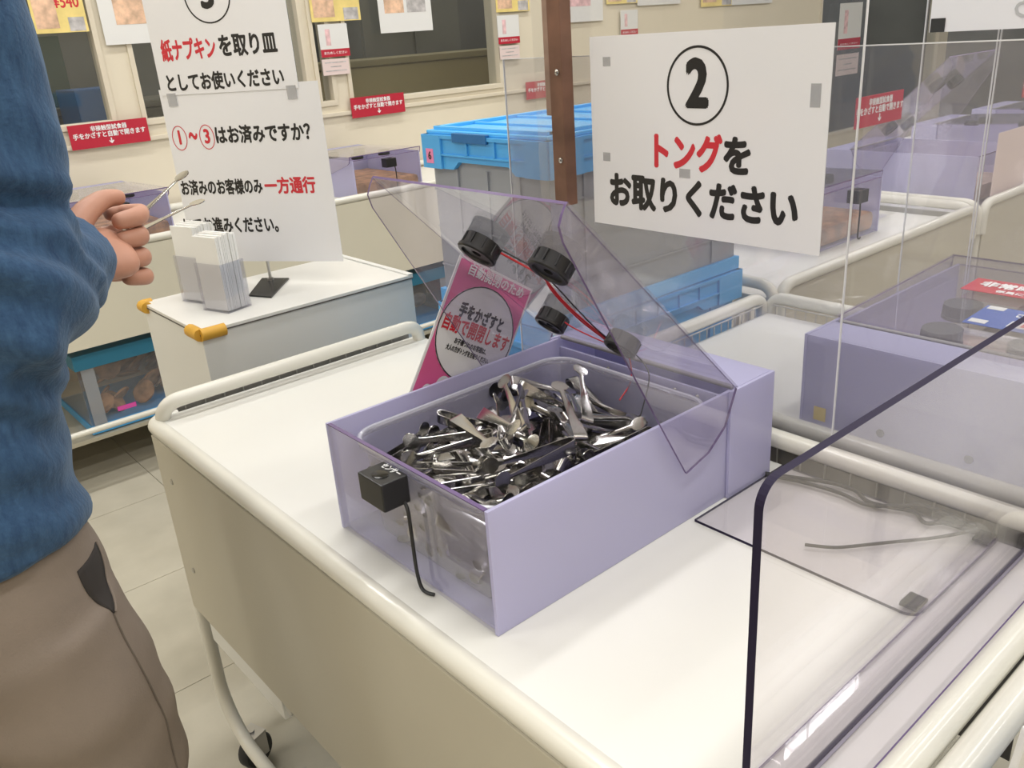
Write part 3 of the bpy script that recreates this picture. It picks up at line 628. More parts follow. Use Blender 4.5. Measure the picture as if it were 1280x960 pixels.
# ---------------------------------------------------------------- tongs
def tong_mesh(spread=0.012, wb=0.0078, wn=0.0028, tipr=0.0105, L0=-0.055, L1=0.050, twist=0.0):
    st = []
    N1 = 13
    arm = []
    for k in range(N1):
        f = k / (N1 - 1); x = L0 + 0.006 + (L1 - L0 - 0.006) * f
        z = 0.0048 + (spread - 0.0048) * f ** 0.9
        d = L1 - x
        if d < 2 * tipr: wd = max(0.0012, tipr * math.sqrt(max(0.0, 1 - ((d - tipr) / tipr) ** 2)) * (1.0 if d > 0.002 else .7)); wd = max(wd, wn if d > tipr else 0.004)
        else: wd = wb + (wn - wb) * min(1, max(0, (f - 0.02) / 0.70))
        arm.append((x, z, wd, math.sin(f * PI) * 0.0009))
    tipx = [L1 - 0.019 + 0.019 * q for q in (0.0, .12, .3, .5, .7, .88, 1.0)]
    arm = [a for a in arm if a[0] < L1 - 0.021] + [(x, 0.0048 + (spread - 0.0048) * (x - L0) / (L1 - L0), max(0.0030, tipr * math.sqrt(max(0, 1 - ((x - (L1 - .0095)) / .0097) ** 2))), 0.0004) for x in tipx]
    bend = [(L0 + 0.006 - 0.0058 * math.sin(a), 0.0048 * math.cos(a), wb, 0.0) for a in [PI * q / 8 for q in range(1, 8)]]
    path = arm[::-1] + bend + [(x, -z, w_, -g) for x, z, w_, g in arm]
    n = len(path); th = 0.0005; vs = []
    for i, (x, z, wd, g) in enumerate(path):
        a = path[max(0, i - 1)]; b = path[min(n - 1, i + 1)]; tx, tz = b[0] - a[0], b[1] - a[1]; l = math.hypot(tx, tz) or 1; nx, nz = -tz / l, tx / l
        for (v, gg) in ((-1, 1), (0, 0), (1, 1)):
            for s_ in (-1, 1): vs.append((x + nx * (s_ * th + abs(g) * gg), v * wd + twist * x * 0.1, z + nz * (s_ * th + abs(g) * gg)))
    fs = []
    for i in range(n - 1):
        o = 6 * i; p = o + 6
        for c in (0, 2): fs += [(o + c, o + c + 2, p + c + 2, p + c), (o + c + 1, p + c + 1, p + c + 3, o + c + 3)]
        fs += [(o, p, p + 1, o + 1), (o + 4, o + 5, p + 5, p + 4)]
    fs += [(0, 1, 3, 2), (2, 3, 5, 4), (6 * n - 6, 6 * n - 4, 6 * n - 3, 6 * n - 5), (6 * n - 4, 6 * n - 2, 6 * n - 1, 6 * n - 3)]
    b = MB(); b.add(vs, fs); return b
def tong_proto(**k):
    o = tong_mesh(**k).build('tongs', M['steel'], None, True, off=(0, 0, -5)); me = o.data
    # vertices back around the mesh's own origin
    me.transform(Matrix.Translation((0, 0, -5))); bpy.data.objects.remove(o); return me
TM = [tong_proto(), tong_proto(spread=0.0145), tong_proto(spread=0.009, wb=0.0068)]
TM2 = tong_proto(spread=0.018, wb=0.008)
TONGS = "716,785,182,234,33,-8,972,1986,470,182,5,990,-140,33,3368,2127,180,471,-494,506,-527,924,1353,180,320,291,-644,-631,1761,1457,180,51,19,-707,-705,2745,1465,180,392,365,-605,-588,905,1875,182,2,-997,-68,-34,1788,1620,182,7,34,0,999,2952,2152,182,456,-30,-15,-889,1240,914,269,600,-67,-241,760,1868,942,180,13,-18,-707,-707,3140,1347,182,755,-22,-25,-655,740,1455,299,83,35,577,-812,1758,1256,180,703,706,48,79,2409,2341,255,46,40,998,-2,731,2072,182,34,6,-999,0,1784,1982,211,878,424,-131,-181,2970,1261,364,664,595,-351,-286,797,322,180,707,-706,-40,8,2079,819,322,620,655,322,290,2327,2437,419,20,-85,-996,-15,734,485,261,46,-15,844,-535,1600,1055,368,21,-848,-530,-4,2934,2520,300,998,-5,-44,35,728,634,324,10,12,975,222,2084,1425,377,327,-322,634,-622,2590,2668,180,32,0,-707,-706,382,755,571,627,-457,524,-351,1016,323,580,702,711,23,25,2596,1233,368,573,23,7,819,605,1516,429,398,236,698,547,1113,390,401,20,66,569,819,2955,2144,358,40,974,224,-1,557,2274,340,67,864,486,-119,2271,2045,559,498,461,-484,-552,2835,2678,329,59,-12,-705,-707,737,996,379,161,178,691,682,1309,691,559,52,-226,745,-626,1900,844,345,442,-15,31,-896,1222,1738,435,981,-140,69,112,1689,1620,416,16,-335,942,-22,2836,1068,311,516,-644,500,-262,949,2680,383,22,-218,5,-976,1998,2677,515,933,-12,-359,-30,2873,2567,537,17,55,708,704,1001,2297,593,406,9,60,-912,1703,482,553,50,-975,149,159,2733,451,182,140,33,-5,990,1022,2329,413,641,-747,164,-68,1564,1942,573,188,174,613,747,3370,507,608,380,577,604,-397,1470,2346,211,118,103,450,879,2005,2088,286,117,24,-412,903,2301,2119,736,474,-47,6,-880,1124,859,547,263,-942,-207,13,2931,988,446,517,-674,456,-266,2879,448,326,142,-17,-710,690,1089,1873,383,129,49,2,-990,2083,1056,502,867,-38,-31,496,3059,1701,428,94,444,695,557,451,2242,575,600,37,-30,798,1773,2301,409,296,-313,-337,837,2662,2129,692,190,-342,161,-906,966,1511,597,609,-336,-570,438,1452,2675,753,2,51,-713,699,2440,972,439,882,54,-270,382,627,1775,705,648,-511,-490,281,2897,2678,734,111,158,-698,689,1751,2166,800,987,87,-63,118,787,2475,775,695,708,-84,-88,1667,2233,516,336,-839,291,-315,3092,2185,591,293,-613,-719,-148,2134,320,836,23,95,0,995,2474,538,581,36,123,-22,992,2554,327,467,154,98,-711,679,732,1351,779,144,-721,678,13,1821,1519,698,768,133,-69,-623,2858,1639,451,381,73,-97,917,484,1886,721,126,-558,805,158,1726,2504,730,161,191,-106,-962,3338,2178,573,136,666,-645,-350,711,620,681,568,765,185,243,1947,737,778,640,685,300,-175,3246,825,600,583,-500,-451,455,422,1218,646,610,136,-172,761,1870,1529,913,36,885,399,236,2929,1410,591,167,-219,-961,-13,1562,322,747,706,-702,41,88,1599,2286,818,86,-980,-160,-82,2854,2136,775,12,448,721,528,1687,889,715,14,-63,870,-489,3003,637,752,787,-503,-300,192,1175,1457,668,856,-45,49,512,2198,1340,789,531,672,458,238,3122,1315,688,70,637,-747,-177,1329,1881,838,918,136,-76,-365,3034,1753,642,311,-290,-902,68,1109,436,822,759,-644,-78,46,861,1154,965,789,-552,126,-238,2508,669,855,284,-224,-650,669,2927,1605,608,95,309,624,712,2596,891,661,225,-251,-851,403,1647,1430,626,620,-471,459,-428,1248,2447,949,56,-130,712,-687,2328,507,1040,3,-32,-820,571,1205,635,861,2,109,-740,664,2697,982,853,100,-901,368,-206,300,1837,994,112,714,-683,107,2901,2188,945,712,591,88,-368,3213,1502,878,452,-352,-646,504,583,1248,667,651,118,-193,725,1651,2218,1008,747,-456,365,-318,3370,1871,838,162,-672,703,169,1450,1164,825,686,212,-523,-460,2010,1394,917,308,-181,510,-782,2734,687,899,907,159,-70,-384,2187,326,992,995,6,95,13,1068,1758,905,137,-568,809,64,2916,1473,889,258,337,624,656,795,2570,950,712,-695,-98,15,2770,2677,1004,139,-92,-692,-702,2952,2374,1018,238,-921,250,181,412,893,868,102,-779,618,-27,2533,1464,1056,18,-266,957,111,2189,717,914,222,-303,-925,-54,764,1639,1000,562,708,-350,-246,1270,1463,904,110,-674,727,75,2718,1117,1036,124,-964,166,168"
vals = [int(x) for x in TONGS.split(',')]
for i in range(0, len(vals), 7):
    p = [v / 10000 for v in vals[i:i + 3]]; q = [v / 1000 for v in vals[i + 3:i + 7]]
    o = bpy.data.objects.new('tongs', TM[(i // 7) % 3]); COL.objects.link(o)
    o.rotation_mode = 'QUATERNION'; o.rotation_quaternion = Quaternion(q).normalized(); o.location = (p[0], p[1], p[2] - 0.0)
    props(o, 'small steel confectionery tongs jumbled in the heap in the lilac box', 'tongs', 'steel tongs heaped in the lilac box')
def hero(tip, bend, roll, label, me=None, shift=0.0):
    tip = Vector(tip); bend = Vector(bend); d = (tip - bend); d.normalize()
    side = d.cross(Vector((0, 0, 1))); side.normalize(); nz = side.cross(d)
    R_ = Matrix((d, side * -1, nz)).transposed()  # x along, y sideways, z up
    R_ = Matrix.Rotation(roll, 3, d) @ R_
    if R_.determinant() < 0: R_.col[1] = -R_.col[1]
    o = bpy.data.objects.new('tongs', me or TM2); COL.objects.link(o); o.rotation_mode = 'QUATERNION'
    o.rotation_quaternion = R_.to_quaternion(); o.location = tip - d * 0.050
    props(o, label, 'tongs', 'steel tongs heaped in the lilac box')
hero((0.300, 0.188, 0.137), (0.238, 0.105, 0.118), 0.5, 'bright steel tongs standing highest, round tips toward the hinge')
hero((0.240, 0.160, 0.139), (0.190, 0.066, 0.125), 0.2, 'bright tongs with a round tip, just before the highest pair')
hero((0.205, 0.205, 0.142), (0.130, 0.130, 0.118), 1.2, 'tongs with a spoon-like tip upright in the middle of the heap')
hero((0.040, 0.202, 0.124), (0.120, 0.135, 0.134), 1.4, 'flat tongs reaching from the heap toward the sensor corner')
hero((0.096, 0.100, 0.128), (0.118, 0.203, 0.136), 0.3, 'broad tongs with folded end up lying across the front of the heap')
hero((0.225, 0.222, 0.140), (0.165, 0.135, 0.122), 2.4, 'dark-sided tongs leaning at the back of the heap')
hero((0.070, 0.085, 0.122), (0.172, 0.055, 0.132), 1.5, 'long bright tongs edge-on along the near side of the heap')
hero((0.145, 0.105, 0.133), (0.160, 0.205, 0.126), 0.7, 'tongs with a dull round tip at the middle of the near half')

# ================================================================ pink card behind the box
t = thing('tilted_card', 'tilted pink and white instruction card standing behind the tong box', 'card', (0.23, 0.318, 0.145))
PX = Vector((0.3525 - 0.233, 0, 0.2185 - 0.2945)).normalized(); PN = Vector((0, -1, 0)); PU = PN.cross(PX)   # right, up in the card plane
CW, CH = 0.1415, 0.212
TL = Vector((0.233, 0.3165, 0.2940))
def pc(u, v, lift=0.0): return frame_xf(TL + PX * u - PU * v + PN * lift, PX, PU)
b = quad(CW, CH, pc(CW / 2, CH / 2, -0.0015), 0.0015); b.build('board', M['paper'], t)
quad(CW - 0.007, CH - 0.007, pc(CW / 2, CH / 2, 0.0001), 0.0003).build('pink_field', M['pink'], t)
E_ = (CW / 2, 0.0900)
rx, ry = 0.0675, 0.0660
disc(rx, ry, pc(*E_, 0.0006)).build('white_oval', M['paper'], t); ring(rx, ry, 0.0016, pc(*E_, 0.0011)).build('oval_outline', M['ink'], t)
lettering('手をかざすと', 0.021, M['ink'], t, pc(CW / 2, 0.066, 0.0013), 0.045, width=0.083)
lettering('自動で開閉します', 0.024, M['ink_red'], t, pc(CW / 2, 0.0875, 0.0013), 0.028, width=0.122)
lettering('お子様づれのお客様は、', 0.0085, M['ink'], t, pc(CW / 2, 0.1065, 0.0013), 0.03, width=0.060)
lettering('大人の方がトングをお取りください。', 0.0085, M['ink'], t, pc(CW / 2, 0.1175, 0.0013), 0.03, width=0.080)
lettering('自動開閉のため', 0.017, M['ink_white'], t, pc(CW / 2 + 0.002, 0.0130, 0.0020), 0.02, width=0.105)
disc(0.024, 0.020, pc(CW * .70, 0.150, 0.0013)).build('white_oval', M['paper'], t); ring(0.024, 0.020, 0.0014, pc(CW * .70, 0.150, 0.0018)).build('oval_outline', M['ink'], t)
lettering('２時', 0.011, M['ink_red'], t, pc(CW * .66, 0.144, 0.0019), 0.03)
disc(0.0125, 0.0155, pc(0.047, 0.170, 0.0007)).build('white_oval', M['paper'], t); disc(0.006, 0.008, pc(0.047, 0.172, 0.0012)).build('red_spot', M['ink_red'], t)
disc(0.0085, 0.0105, pc(0.024, 0.182, 0.0007)).build('white_oval', M['paper'], t); disc(0.003, 0.004, pc(0.024, 0.182, 0.0012)).build('black_spot', M['ink'], t)
b = MB(); b.box(0.205, 0.255, 0.3195, 0.3225, 0.0005, 0.17); b.box(0.205, 0.255, 0.3195, 0.36, 0.0005, 0.0035); b.build('clear_stand', M['clear'], t)

# ================================================================ hanging notice 2
SX = 0.516
t = thing('hanging_sheet', 'large clear sheet hanging between the carts that carries the numbered notice', 'screen', (SX, 0.2, 0.10))
mb = MB(); mb.box(SX + 0.0012, SX + 0.0032, -0.055, 0.47, 0.05, CEIL - 0.002); mb.build('sheet', M['thin'], t)
mb = MB(); mb.box(SX + 0.0008, SX + 0.0036, -0.0565, -0.055, 0.05, CEIL - 0.002); mb.build('cut_edge', M['edge_pale'], t)
def sx(y, z, lift=0.0): return frame_xf((SX - lift, y, z), (0, -1, 0), (0, 0, 1))
t = thing('numbered_notice', 'laminated white notice with a circled 2 on the hanging clear sheet', 'sign', (SX, 0.164, 0.279))
b = quad(0.372, 0.260, sx(0.164, 0.409, 0.0), 0.0010); b.build('sheet', M['paper_shiny'], t)
ring(0.0485, 0.0485, 0.0030, sx(0.163, 0.4735, 0.0011), 56).build('circle', M['ink'], t)
lettering('2', 0.080, M['ink'], t, sx(0.163, 0.4735, 0.0011), 0.040, xs=0.88)
lettering('トング', 0.050, M['ink_red'], t, sx(0.1835, 0.3865, 0.0011), 0.045, width=0.112)
lettering('を', 0.050, M['ink'], t, sx(0.099, 0.3865, 0.0011), 0.045, width=0.041)
lettering('お取りください', 0.051, M['ink'], t, sx(0.164, 0.3275, 0.0011), 0.045, width=0.308)
for (y, z, w_, h) in ((0.318, 0.506, 0.014, 0.012), (0.322, 0.377, 0.014, 0.012), (0.181, 0.363, 0.018, 0.012), (-0.004, 0.463, 0.013, 0.026)):
    quad(w_, h, sx(y, z, 0.0012), 0.0002).build('tape', M['tape'], t)
def batten(x, y, z0, z1, m1, m2, label, wx=0.024, wy=0.026):
    t = thing('wooden_batten', label, 'post', (x, y, z0))
    b = MB(); b.box(x - wx / 2, x + wx / 2, y - wy / 2, y + wy / 2, z0, z1, 0, 0.001); b.build('batten', M[m1], t)
    b = MB(); b.box(x - wx / 2 + .001, x + wx / 2 - .001, y + wy / 2 + 0.0003, y + wy / 2 + 0.011, z0 + (0.13 if m2 == 'wood_pale' else 0), z1, 0, 0.001); b.build('side_strip', M[m2], t)  # side strip in a paler brown than the batten
    return t
t = batten(0.498, 0.392, 0.305, CEIL - 0.002, 'wood', 'wood_pale', 'brown wooden batten hanging beside the numbered notice', 0.022, 0.026)
for z in (0.495, 0.372):
    b = MB(); b.lathe([(0.0045, 0), (0.0042, 0.002), (0.002, 0.0035)], 12, frame_xf((0.487, 0.388, z), (0, -1, 0), (0, 0, 1))); b.build('screw', M['steel'], t, True)
# grey tinted guard standing between the two carts
t = thing('clear_guard', 'tall clear guard standing between the tong cart and the next cart', 'screen', (0.528, 0.0, 0))
mb = MB(); mb.box(0.5265, 0.5290, -0.66, 0.552, -0.12, 0.513); mb.build('sheet', M['smoke'], t)
mb = MB(); mb.box(0.5262, 0.5293, -0.66, 0.552, 0.513, 0.5142); mb.box(0.5262, 0.5293, 0.552, 0.5532, -0.12, 0.513); mb.build('cut_edge', M['edge_pale'], t)
for (y, z0, z1, lab) in ((0.128, 0.02, CEIL - .002, 'narrow clear hanging sheet over the far edge of the second cart'), (0.012, 0.06, CEIL - .002, 'clear hanging sheet with a pale edge nearest the dark-edged shield')):
    t = thing('hanging_sheet', lab, 'screen', (1.052, y, z0))
    mb = MB(); mb.box(1.051, 1.0528, y - 0.11, y, z0, z1); mb.build('sheet', M['thin'], t)
    mb = MB(); mb.box(1.0505, 1.0533, y, y + 0.0018, z0, z1); mb.box(1.0505, 1.0533, y - 0.1115, y - 0.11, z0, z1); mb.build('cut_edge', M['edge_pale'], t)
t = thing('reversed_notice', 'back of a white notice hanging high over the second cart', 'sign', (1.03, -0.1, 0.51))
mb = MB(); mb.box(1.029, 1.030, -0.42, 0.112, 0.508, 0.80); mb.build('sheet', M['paper_shiny'], t)
lettering('たこぶつ', 0.034, M['ink_grey'], t, frame_xf((1.0285, -0.075, 0.532), (0, -1, 0), (0, 0, 1)) @ Matrix.Diagonal((-1, 1, 1, 1)), 0.02)
mb = MB(); mb.box(1.0275, 1.0288, 0.088, 0.110, 0.508, 0.528, 0, .0004); mb.build('black_clip', M['black2'], t)

# ================================================================ notice stand on the white counter
U = Vector((0.559, -0.829, 0)); C0 = Vector((0.379, 1.223, 0))
NN = U.cross(Vector((0, 0, 1)))
def ls(u, z, lift=0.0): return frame_xf(C0 + U * u + Vector((0, 0, z)) + NN * lift, U, (0, 0, 1))
t = thing('counter', 'plain white counter with ochre corner guards holding napkins and the tall notices', 'counter', (0.36, 1.155, FLOOR))
mb = MB(); mb.box(0.122, 0.604, 1.002, 1.310, FLOOR, 0.066, 0, 0.001); mb.build('body', M['counter'], t)
mb = MB(); mb.box(0.120, 0.606, 1.000, 1.312, 0.0665, 0.0730, 0, 0.0008); mb.build('top', M['counter_top'], t)
mb = MB(); mb.box(0.119, 0.6065, 0.9993, 1.3125, 0.0645, 0.0668); mb.build('seam', M['seam'], t)
mb = MB(); mb.box(0.594, 0.6065, 1.000, 1.312, 0.0732, 0.0765, 0, 0.001); mb.build('edge_lip', M['counter'], t)
def guard(x, y, sx_, sy_, lx=0.05, ly=0.05):
    b = MB(); z = 0.066
    b.tube([(x + sx_ * lx, y, z), (x, y, z)], 0.0125, 10); b.tube([(x, y, z), (x, y + sy_ * ly, z)], 0.0125, 10); b.build('corner_guard', M['yellow_rubber'], t, True)
guard(0.120, 1.000, 1, 1, 0.048, 0.05); guard(0.120, 1.312, 1, -1, 0.02, 0.03)
t = thing('notice_stand', 'tall laminated notices in black and red lettering on a steel pole stand', 'sign', (0.352, 1.19, 0.073))
b = MB(); b.prism([(0.315, 1.097), (0.413, 1.207), (0.374, 1.262), (0.290, 1.152)], 0.0735, 0.0765, lambda u, v, w_: (u, v, w_)); b.build('base_plate', mat('black_steel', (0.03, 0.03, 0.03), 0.25, 0.5), t)
b = MB(); b.tube([(0.378, 1.227, 0.0765), (0.378, 1.227, 0.78)], 0.0035, 10); b.tube([(0.378, 1.227, 0.0765), (0.378, 1.227, 0.082)], 0.007, 12); b.build('pole', M['steel2'], t, True)
quad(0.369, 0.368, ls(0, 0.305, 0.0045), 0.001).build('lower_sheet', M['paper_shiny'], t)
quad(0.320, 0.250, ls(-0.018, 0.602, 0.0060), 0.001).build('upper_sheet', M['paper_shiny'], t)
LZ = 0.0072
ring(0.052, 0.052, 0.0028, ls(-0.028, 0.660, LZ), 48).build('circle', M['ink'], t)
lettering('3', 0.072, M['ink'], t, ls(-0.028, 0.660, LZ), 0.04)
lettering('紙ナプキン', 0.044, M['ink_red'], t, ls(-0.093, 0.5605, LZ), 0.035, width=0.128)
lettering('を取り皿', 0.044, M['ink'], t, ls(0.043, 0.5625, LZ), 0.035, width=0.130)
lettering('としてお使いください', 0.036, M['ink'], t, ls(-0.025, 0.4985, LZ), 0.035, width=0.272)
L2 = 0.0058
for (u, s_) in ((-0.157, '1'), (-0.090, '3')):
    ring(0.0180, 0.0255, 0.0016, ls(u, 0.390, L2), 32).build('red_circle', M['ink_red'], t); lettering(s_, 0.040, M['ink_red'], t, ls(u, 0.390, L2), 0.03, xs=.8)
lettering('～', 0.044, M['ink_red'], t, ls(-0.1235, 0.390, L2), 0.05, width=0.022)
lettering('はお済みですか？', 0.038, M['ink'], t, ls(0.048, 0.390, L2), 0.035, width=0.222)
lettering('お済みのお客様のみ', 0.034, M['ink'], t, ls(-0.080, 0.2825, L2), 0.035, width=0.200)
lettering('一方通行', 0.036, M['ink_red'], t, ls(0.086, 0.2825, L2), 0.035, width=0.120)
lettering('にてお進みください。', 0.036, M['ink'], t, ls(-0.068, 0.2000, L2), 0.035, width=0.235)
for (u, z) in ((-0.155, 0.468), (0.125, 0.470)): quad(0.022, 0.026, ls(u, z, LZ), 0.0002).build('tape', M['tape'], t)
def napkins(cx, cy, h, label):
    ux = Vector((0.29, -0.957, 0)); uy = Vector((0.957, 0.29, 0)); X_ = frame_xf((cx, cy, 0.0735), ux, uy)
    t = thing('napkin_holder', label, 'holder', (cx, cy, 0.0735), 'clear napkin holders on the white counter')
    a, c, e = 0.038, 0.030, 0.0018; b = MB(); H = 0.098; tp = 0.004
    for (x0, x1, y0, y1) in ((-a, a, -c, -c + e), (-a, a, c - e, c), (-a, -a + e, -c + e, c - e), (a - e, a, -c + e, c - e)): b.box(x0, x1, y0, y1, 0, H, 0, 0, X_)
    b.box(-a, a, -c, c, 0, 0.002, 0, 0, X_); b.build('clear_box', M['box_clear'], t)
    s_ = thing('napkin_stack', label.replace('clear holder packed with', 'stack of') + ', the folded paper itself', 'napkins', (cx, cy, 0.076), 'stacks of folded white napkins')
    n = 14; wv = (2 * c - 0.010) / n
    for k in range(n):
        b = MB(); y0 = -c + 0.005 + k * wv; j = random.uniform(-0.0015, 0.0015); b.box(-a + 0.004 + j, a - 0.004 + j, y0 + 0.0002, y0 + wv - 0.0002, 0.003, h + random.uniform(-0.003, 0.003), 0, 0, X_)
        b.build('folded_napkin', M['napkin'], s_)
napkins(0.224, 1.110, 0.152, 'clear holder packed with white napkins, nearest the ochre guard')
napkins(0.222, 1.215, 0.160, 'clear holder packed with white napkins, behind its twin on the counter')

# ================================================================ stacked folding crates
def crate(label, x0, x1, y0, y1, z0, z1, body, lid=True, tag_=False, group='stacked folding crates beyond the second cart'):
    t = thing('folding_crate', label, 'crate', ((x0 + x1) / 2, (y0 + y1) / 2, z0), group)
    w_ = 0.004; i = 0.012
    b = MB()
    for q in ((x0 + i, x1 - i, y0 + i, y0 + i + w_), (x0 + i, x1 - i, y1 - i - w_, y1 - i), (x0 + i, x0 + i + w_, y0 + i + w_, y1 - i - w_), (x1 - i - w_, x1 - i, y0 + i + w_, y1 - i - w_)): b.box(*q, z0 + 0.02, z1 - 0.045)
    b.build('wall', M[body], t)
    b = MB()
    for k in range(1, 6):
        xx = x0 + (x1 - x0) * k / 6
        if k in (1, 5): b.box(xx - .003, xx + .003, y0 + i - 0.004, y0 + i - 0.0005, z0 + 0.03, z1 - 0.06)
    for k in range(1, 4):
        yy = y0 + (y1 - y0) * k / 4; b.box(x0 + i - 0.004, x0 + i - 0.0005, yy - .003, yy + .003, z0 + 0.03, z1 - 0.06)
    for z in (z0 + 0.075, z0 + 0.15, z0 + 0.22):
        b.box(x0 + i, x1 - i, y0 + i - 0.003, y0 + i - 0.0006, z - .002, z + .002)
        b.box(x0 + i - .003, x0 + i - .0006, y0 + i, y1 - i, z - .002, z + .002)
    b.build('rib', M[body if body != 'crate_wall' else 'crate_wall'], t)
    b = MB()
    for q in ((x0 + .004, x1 - .004, y0 + .004, y0 + .012), (x0 + .004, x1 - .004, y1 - .012, y1 - .004), (x0 + .004, x0 + .012, y0 + .012, y1 - .012), (x1 - .012, x1 - .004, y0 + .012, y1 - .012)): b.box(*q, z0, z0 + 0.026, 0, 0.001)
    b.box(x0 + .012, x1 - .012, y0 + .012, y1 - .012, z0 + .002, z0 + .008); b.build('bottom_rim', M['blue'], t)
    # top rim: deeper at the corners, with a row of pockets between
    zt = z1 - 0.001; dc = 0.060; dm = 0.034
    def rim(name, ln, fn):
        R_ = MB(); c = min(0.14, ln * .30); s_ = 0.018
        pts = [(0, zt - dc), (c - s_, zt - dc), (c, zt - dm - 0.012), (ln - c, zt - dm - 0.012), (ln - c + s_, zt - dc), (ln, zt - dc), (ln, zt), (0, zt)]
        R_.prism(pts, 0.002, 0.012, fn, 0); 
        R_.prism([(0, zt - .006), (ln, zt - .006), (ln, zt), (0, zt)], -0.002, 0.002, fn, 0)
        R_.prism([(c * .55, zt - .036), (ln - c * .55, zt - .036), (ln - c * .55, zt - .033), (c * .55, zt - .033)], -0.002, 0.002, fn, 0)
        k = int((ln - c) / 0.062)
        for q in range(k + 1):
            u = c * .55 + (ln - c * 1.1) * q / k; R_.prism([(u - .0012, zt - .034), (u + .0012, zt - .034), (u + .0012, zt - .006), (u - .0012, zt - .006)], -0.002, 0.002, fn, 0)
        for e in (0, ln): R_.prism([(abs(e - 0.0003), zt - dc), (abs(e - c * .55), zt - dc), (abs(e - c * .55), zt - .0006), (abs(e - 0.0003), zt - .0006)][::1 if e == 0 else -1], -0.0027, 0.0017, fn, 0)
        R_.build(name, M['blue'], t)
    rim('top_rim', x1 - x0, lambda u, v, w_: (x0 + u, y0 + w_, v)); rim('top_rim', x1 - x0, lambda u, v, w_: (x0 + u, y1 - w_, v))
    rim('top_rim', y1 - y0, lambda u, v, w_: (x0 + w_, y0 + u, v)); rim('top_rim', y1 - y0, lambda u, v, w_: (x1 - w_, y0 + u, v))
    if lid:
        b = MB(); b.box(x0 + .006, x1 - .006, y0 + .006, y1 - .006, z1 - .0008, z1 + 0.006, 0, 0.002)
        for k in range(1, 5): xx = x0 + (x1 - x0) * k / 5; b.box(xx - .004, xx + .004, y0 + .03, y1 - .03, z1 + .006, z1 + .010, 0, .001)
        b.box(x0 + .02, x1 - .02, y0 + .016, y0 + .028, z1 + .006, z1 + .012, 0, .001); b.box(x0 + .02, x1 - .02, y1 - .028, y1 - .016, z1 + .006, z1 + .012, 0, .001)
        b.box(x0 + .016, x0 + .028, y0 + .016, y1 - .016, z1 + .006, z1 + .012, 0, .001)
        lo = b.build('crate_lid', M['blue_lid'], t)
        b = MB(); ym = (y0 + y1) / 2; b.box(x0 - .004, x0 + .004, ym - .02, ym + .075, z1 - .012, z1 + .004, 0, .001); b.build('latch', mat('deep_blue_latch', (0.02, 0.14, 0.36), 0.4), lo)
    if tag_:
        b = MB(); b.box(x0 - .0032, x0 - .0022, y1 - .034, y1 - .012, z1 - .052, z1 - .026); tg = b.build('pink_tag', mat('pink_tag', (0.80, 0.25, 0.45), 0.4), t)
        lettering('6', 0.02, M['ink'], tg, frame_xf((x0 - .0034, y1 - .023, z1 - .039), (0, -1, 0), (0, 0, 1)), 0.03)
    return t
KX0, KX1, KY0, KY1 = 0.5335, 1.066, 0.466, 0.806
crate('top crate of the stack, milky walls under a bright blue lid', KX0, KX1, KY0, KY1, 0.068, 0.390, 'crate_wall', True, True)
crate('middle crate of the stack, solid sky blue below the milky one', KX0, KX1, KY0, KY1, -0.262, 0.067, 'blue', False)
crate('bottom crate of the stack, solid sky blue next to the floor', KX0, KX1, KY0, KY1, -0.594, -0.263, 'blue', False)
t = thing('crate_dolly', 'low grey dolly under the stack of blue crates', 'dolly', (0.8, 0.64, FLOOR))
b = MB(); b.box(KX0 + .02, KX1 - .02, KY0 + .02, KY1 - .02, -0.655, -0.595, 0, 0.004); b.build('deck', M['grey_metal'], t)
for x in (KX0 + .08, KX1 - .08):
    for y in (KY0 + .08, KY1 - .08): b = MB(); b.lathe([(0.03, -0.012), (0.04, -0.008), (0.04, 0.008), (0.03, 0.012)], 16, Matrix.Translation((x, y, FLOOR + 0.04)) @ Matrix.Rotation(PI / 2, 4, 'Y')); b.build('wheel', M['rubber'], t, True)

# ================================================================ second lilac box and its stickers
bx2, lo2 = lilac_box('sample_box', 'lilac box with closed clear lid, its plain back toward the tong box', (1.060, 0.035, 0.0005), 0, 0.03, sensor=True)
bx2.rotation_euler = (0, 0, PI)
def closed_caps(parent, pts, ang, m='cable_grey'):
    for (a, y) in pts: cap_mb(a, y, ang, 0.026, 0.022).build('speaker_cap', M[m], parent, True, local=True)
M['grey_cap'] = mat('grey_cap', (0.10, 0.10, 0.10), 0.4)
closed_caps(lo2, [(0.045, 0.125), (0.155, 0.105), (0.045, 0.235), (0.155, 0.225)], 0.03, 'grey_cap')
t = thing('red_sticker', 'red sticker with white lettering on the closed clear lid', 'sticker', (0.89, -0.12, 0.156))
def onlid(x, y, lift=0.0): return frame_xf((x, y, 0.1535 + (x - 0.679) * 0.03 + lift), (0, -1, 0), (1, 0, 0.03))
quad(0.20, 0.062, onlid(0.898, -0.150, 0.0), 0.0006).build('sticker', M['red_print'], t)
lettering('非常時開けるな', 0.026, M['ink_white'], t, onlid(0.903, -0.150, 0.0012), 0.04, width=0.17)
lettering('係員におまかせください', 0.012, M['ink_white'], t, onlid(0.878, -0.165, 0.0012), 0.03, width=0.14)
t = thing('blue_sticker', 'blue label taped to the closed clear lid nearer its back', 'sticker', (0.77, -0.2, 0.152))
quad(0.22, 0.082, onlid(0.775, -0.220, 0.0), 0.0006).build('sticker', M['blue_print'], t)
lettering('さわらないで', 0.020, M['ink_white'], t, onlid(0.792, -0.205, 0.0012), 0.03, width=0.10)
quad(0.15, 0.024, onlid(0.758, -0.235, 0.0007), 0.0004).build('white_band', M['paper'], t)
lettering('開けない', 0.018, M['ink_red'], t, onlid(0.758, -0.225, 0.0013), 0.04, width=0.10)
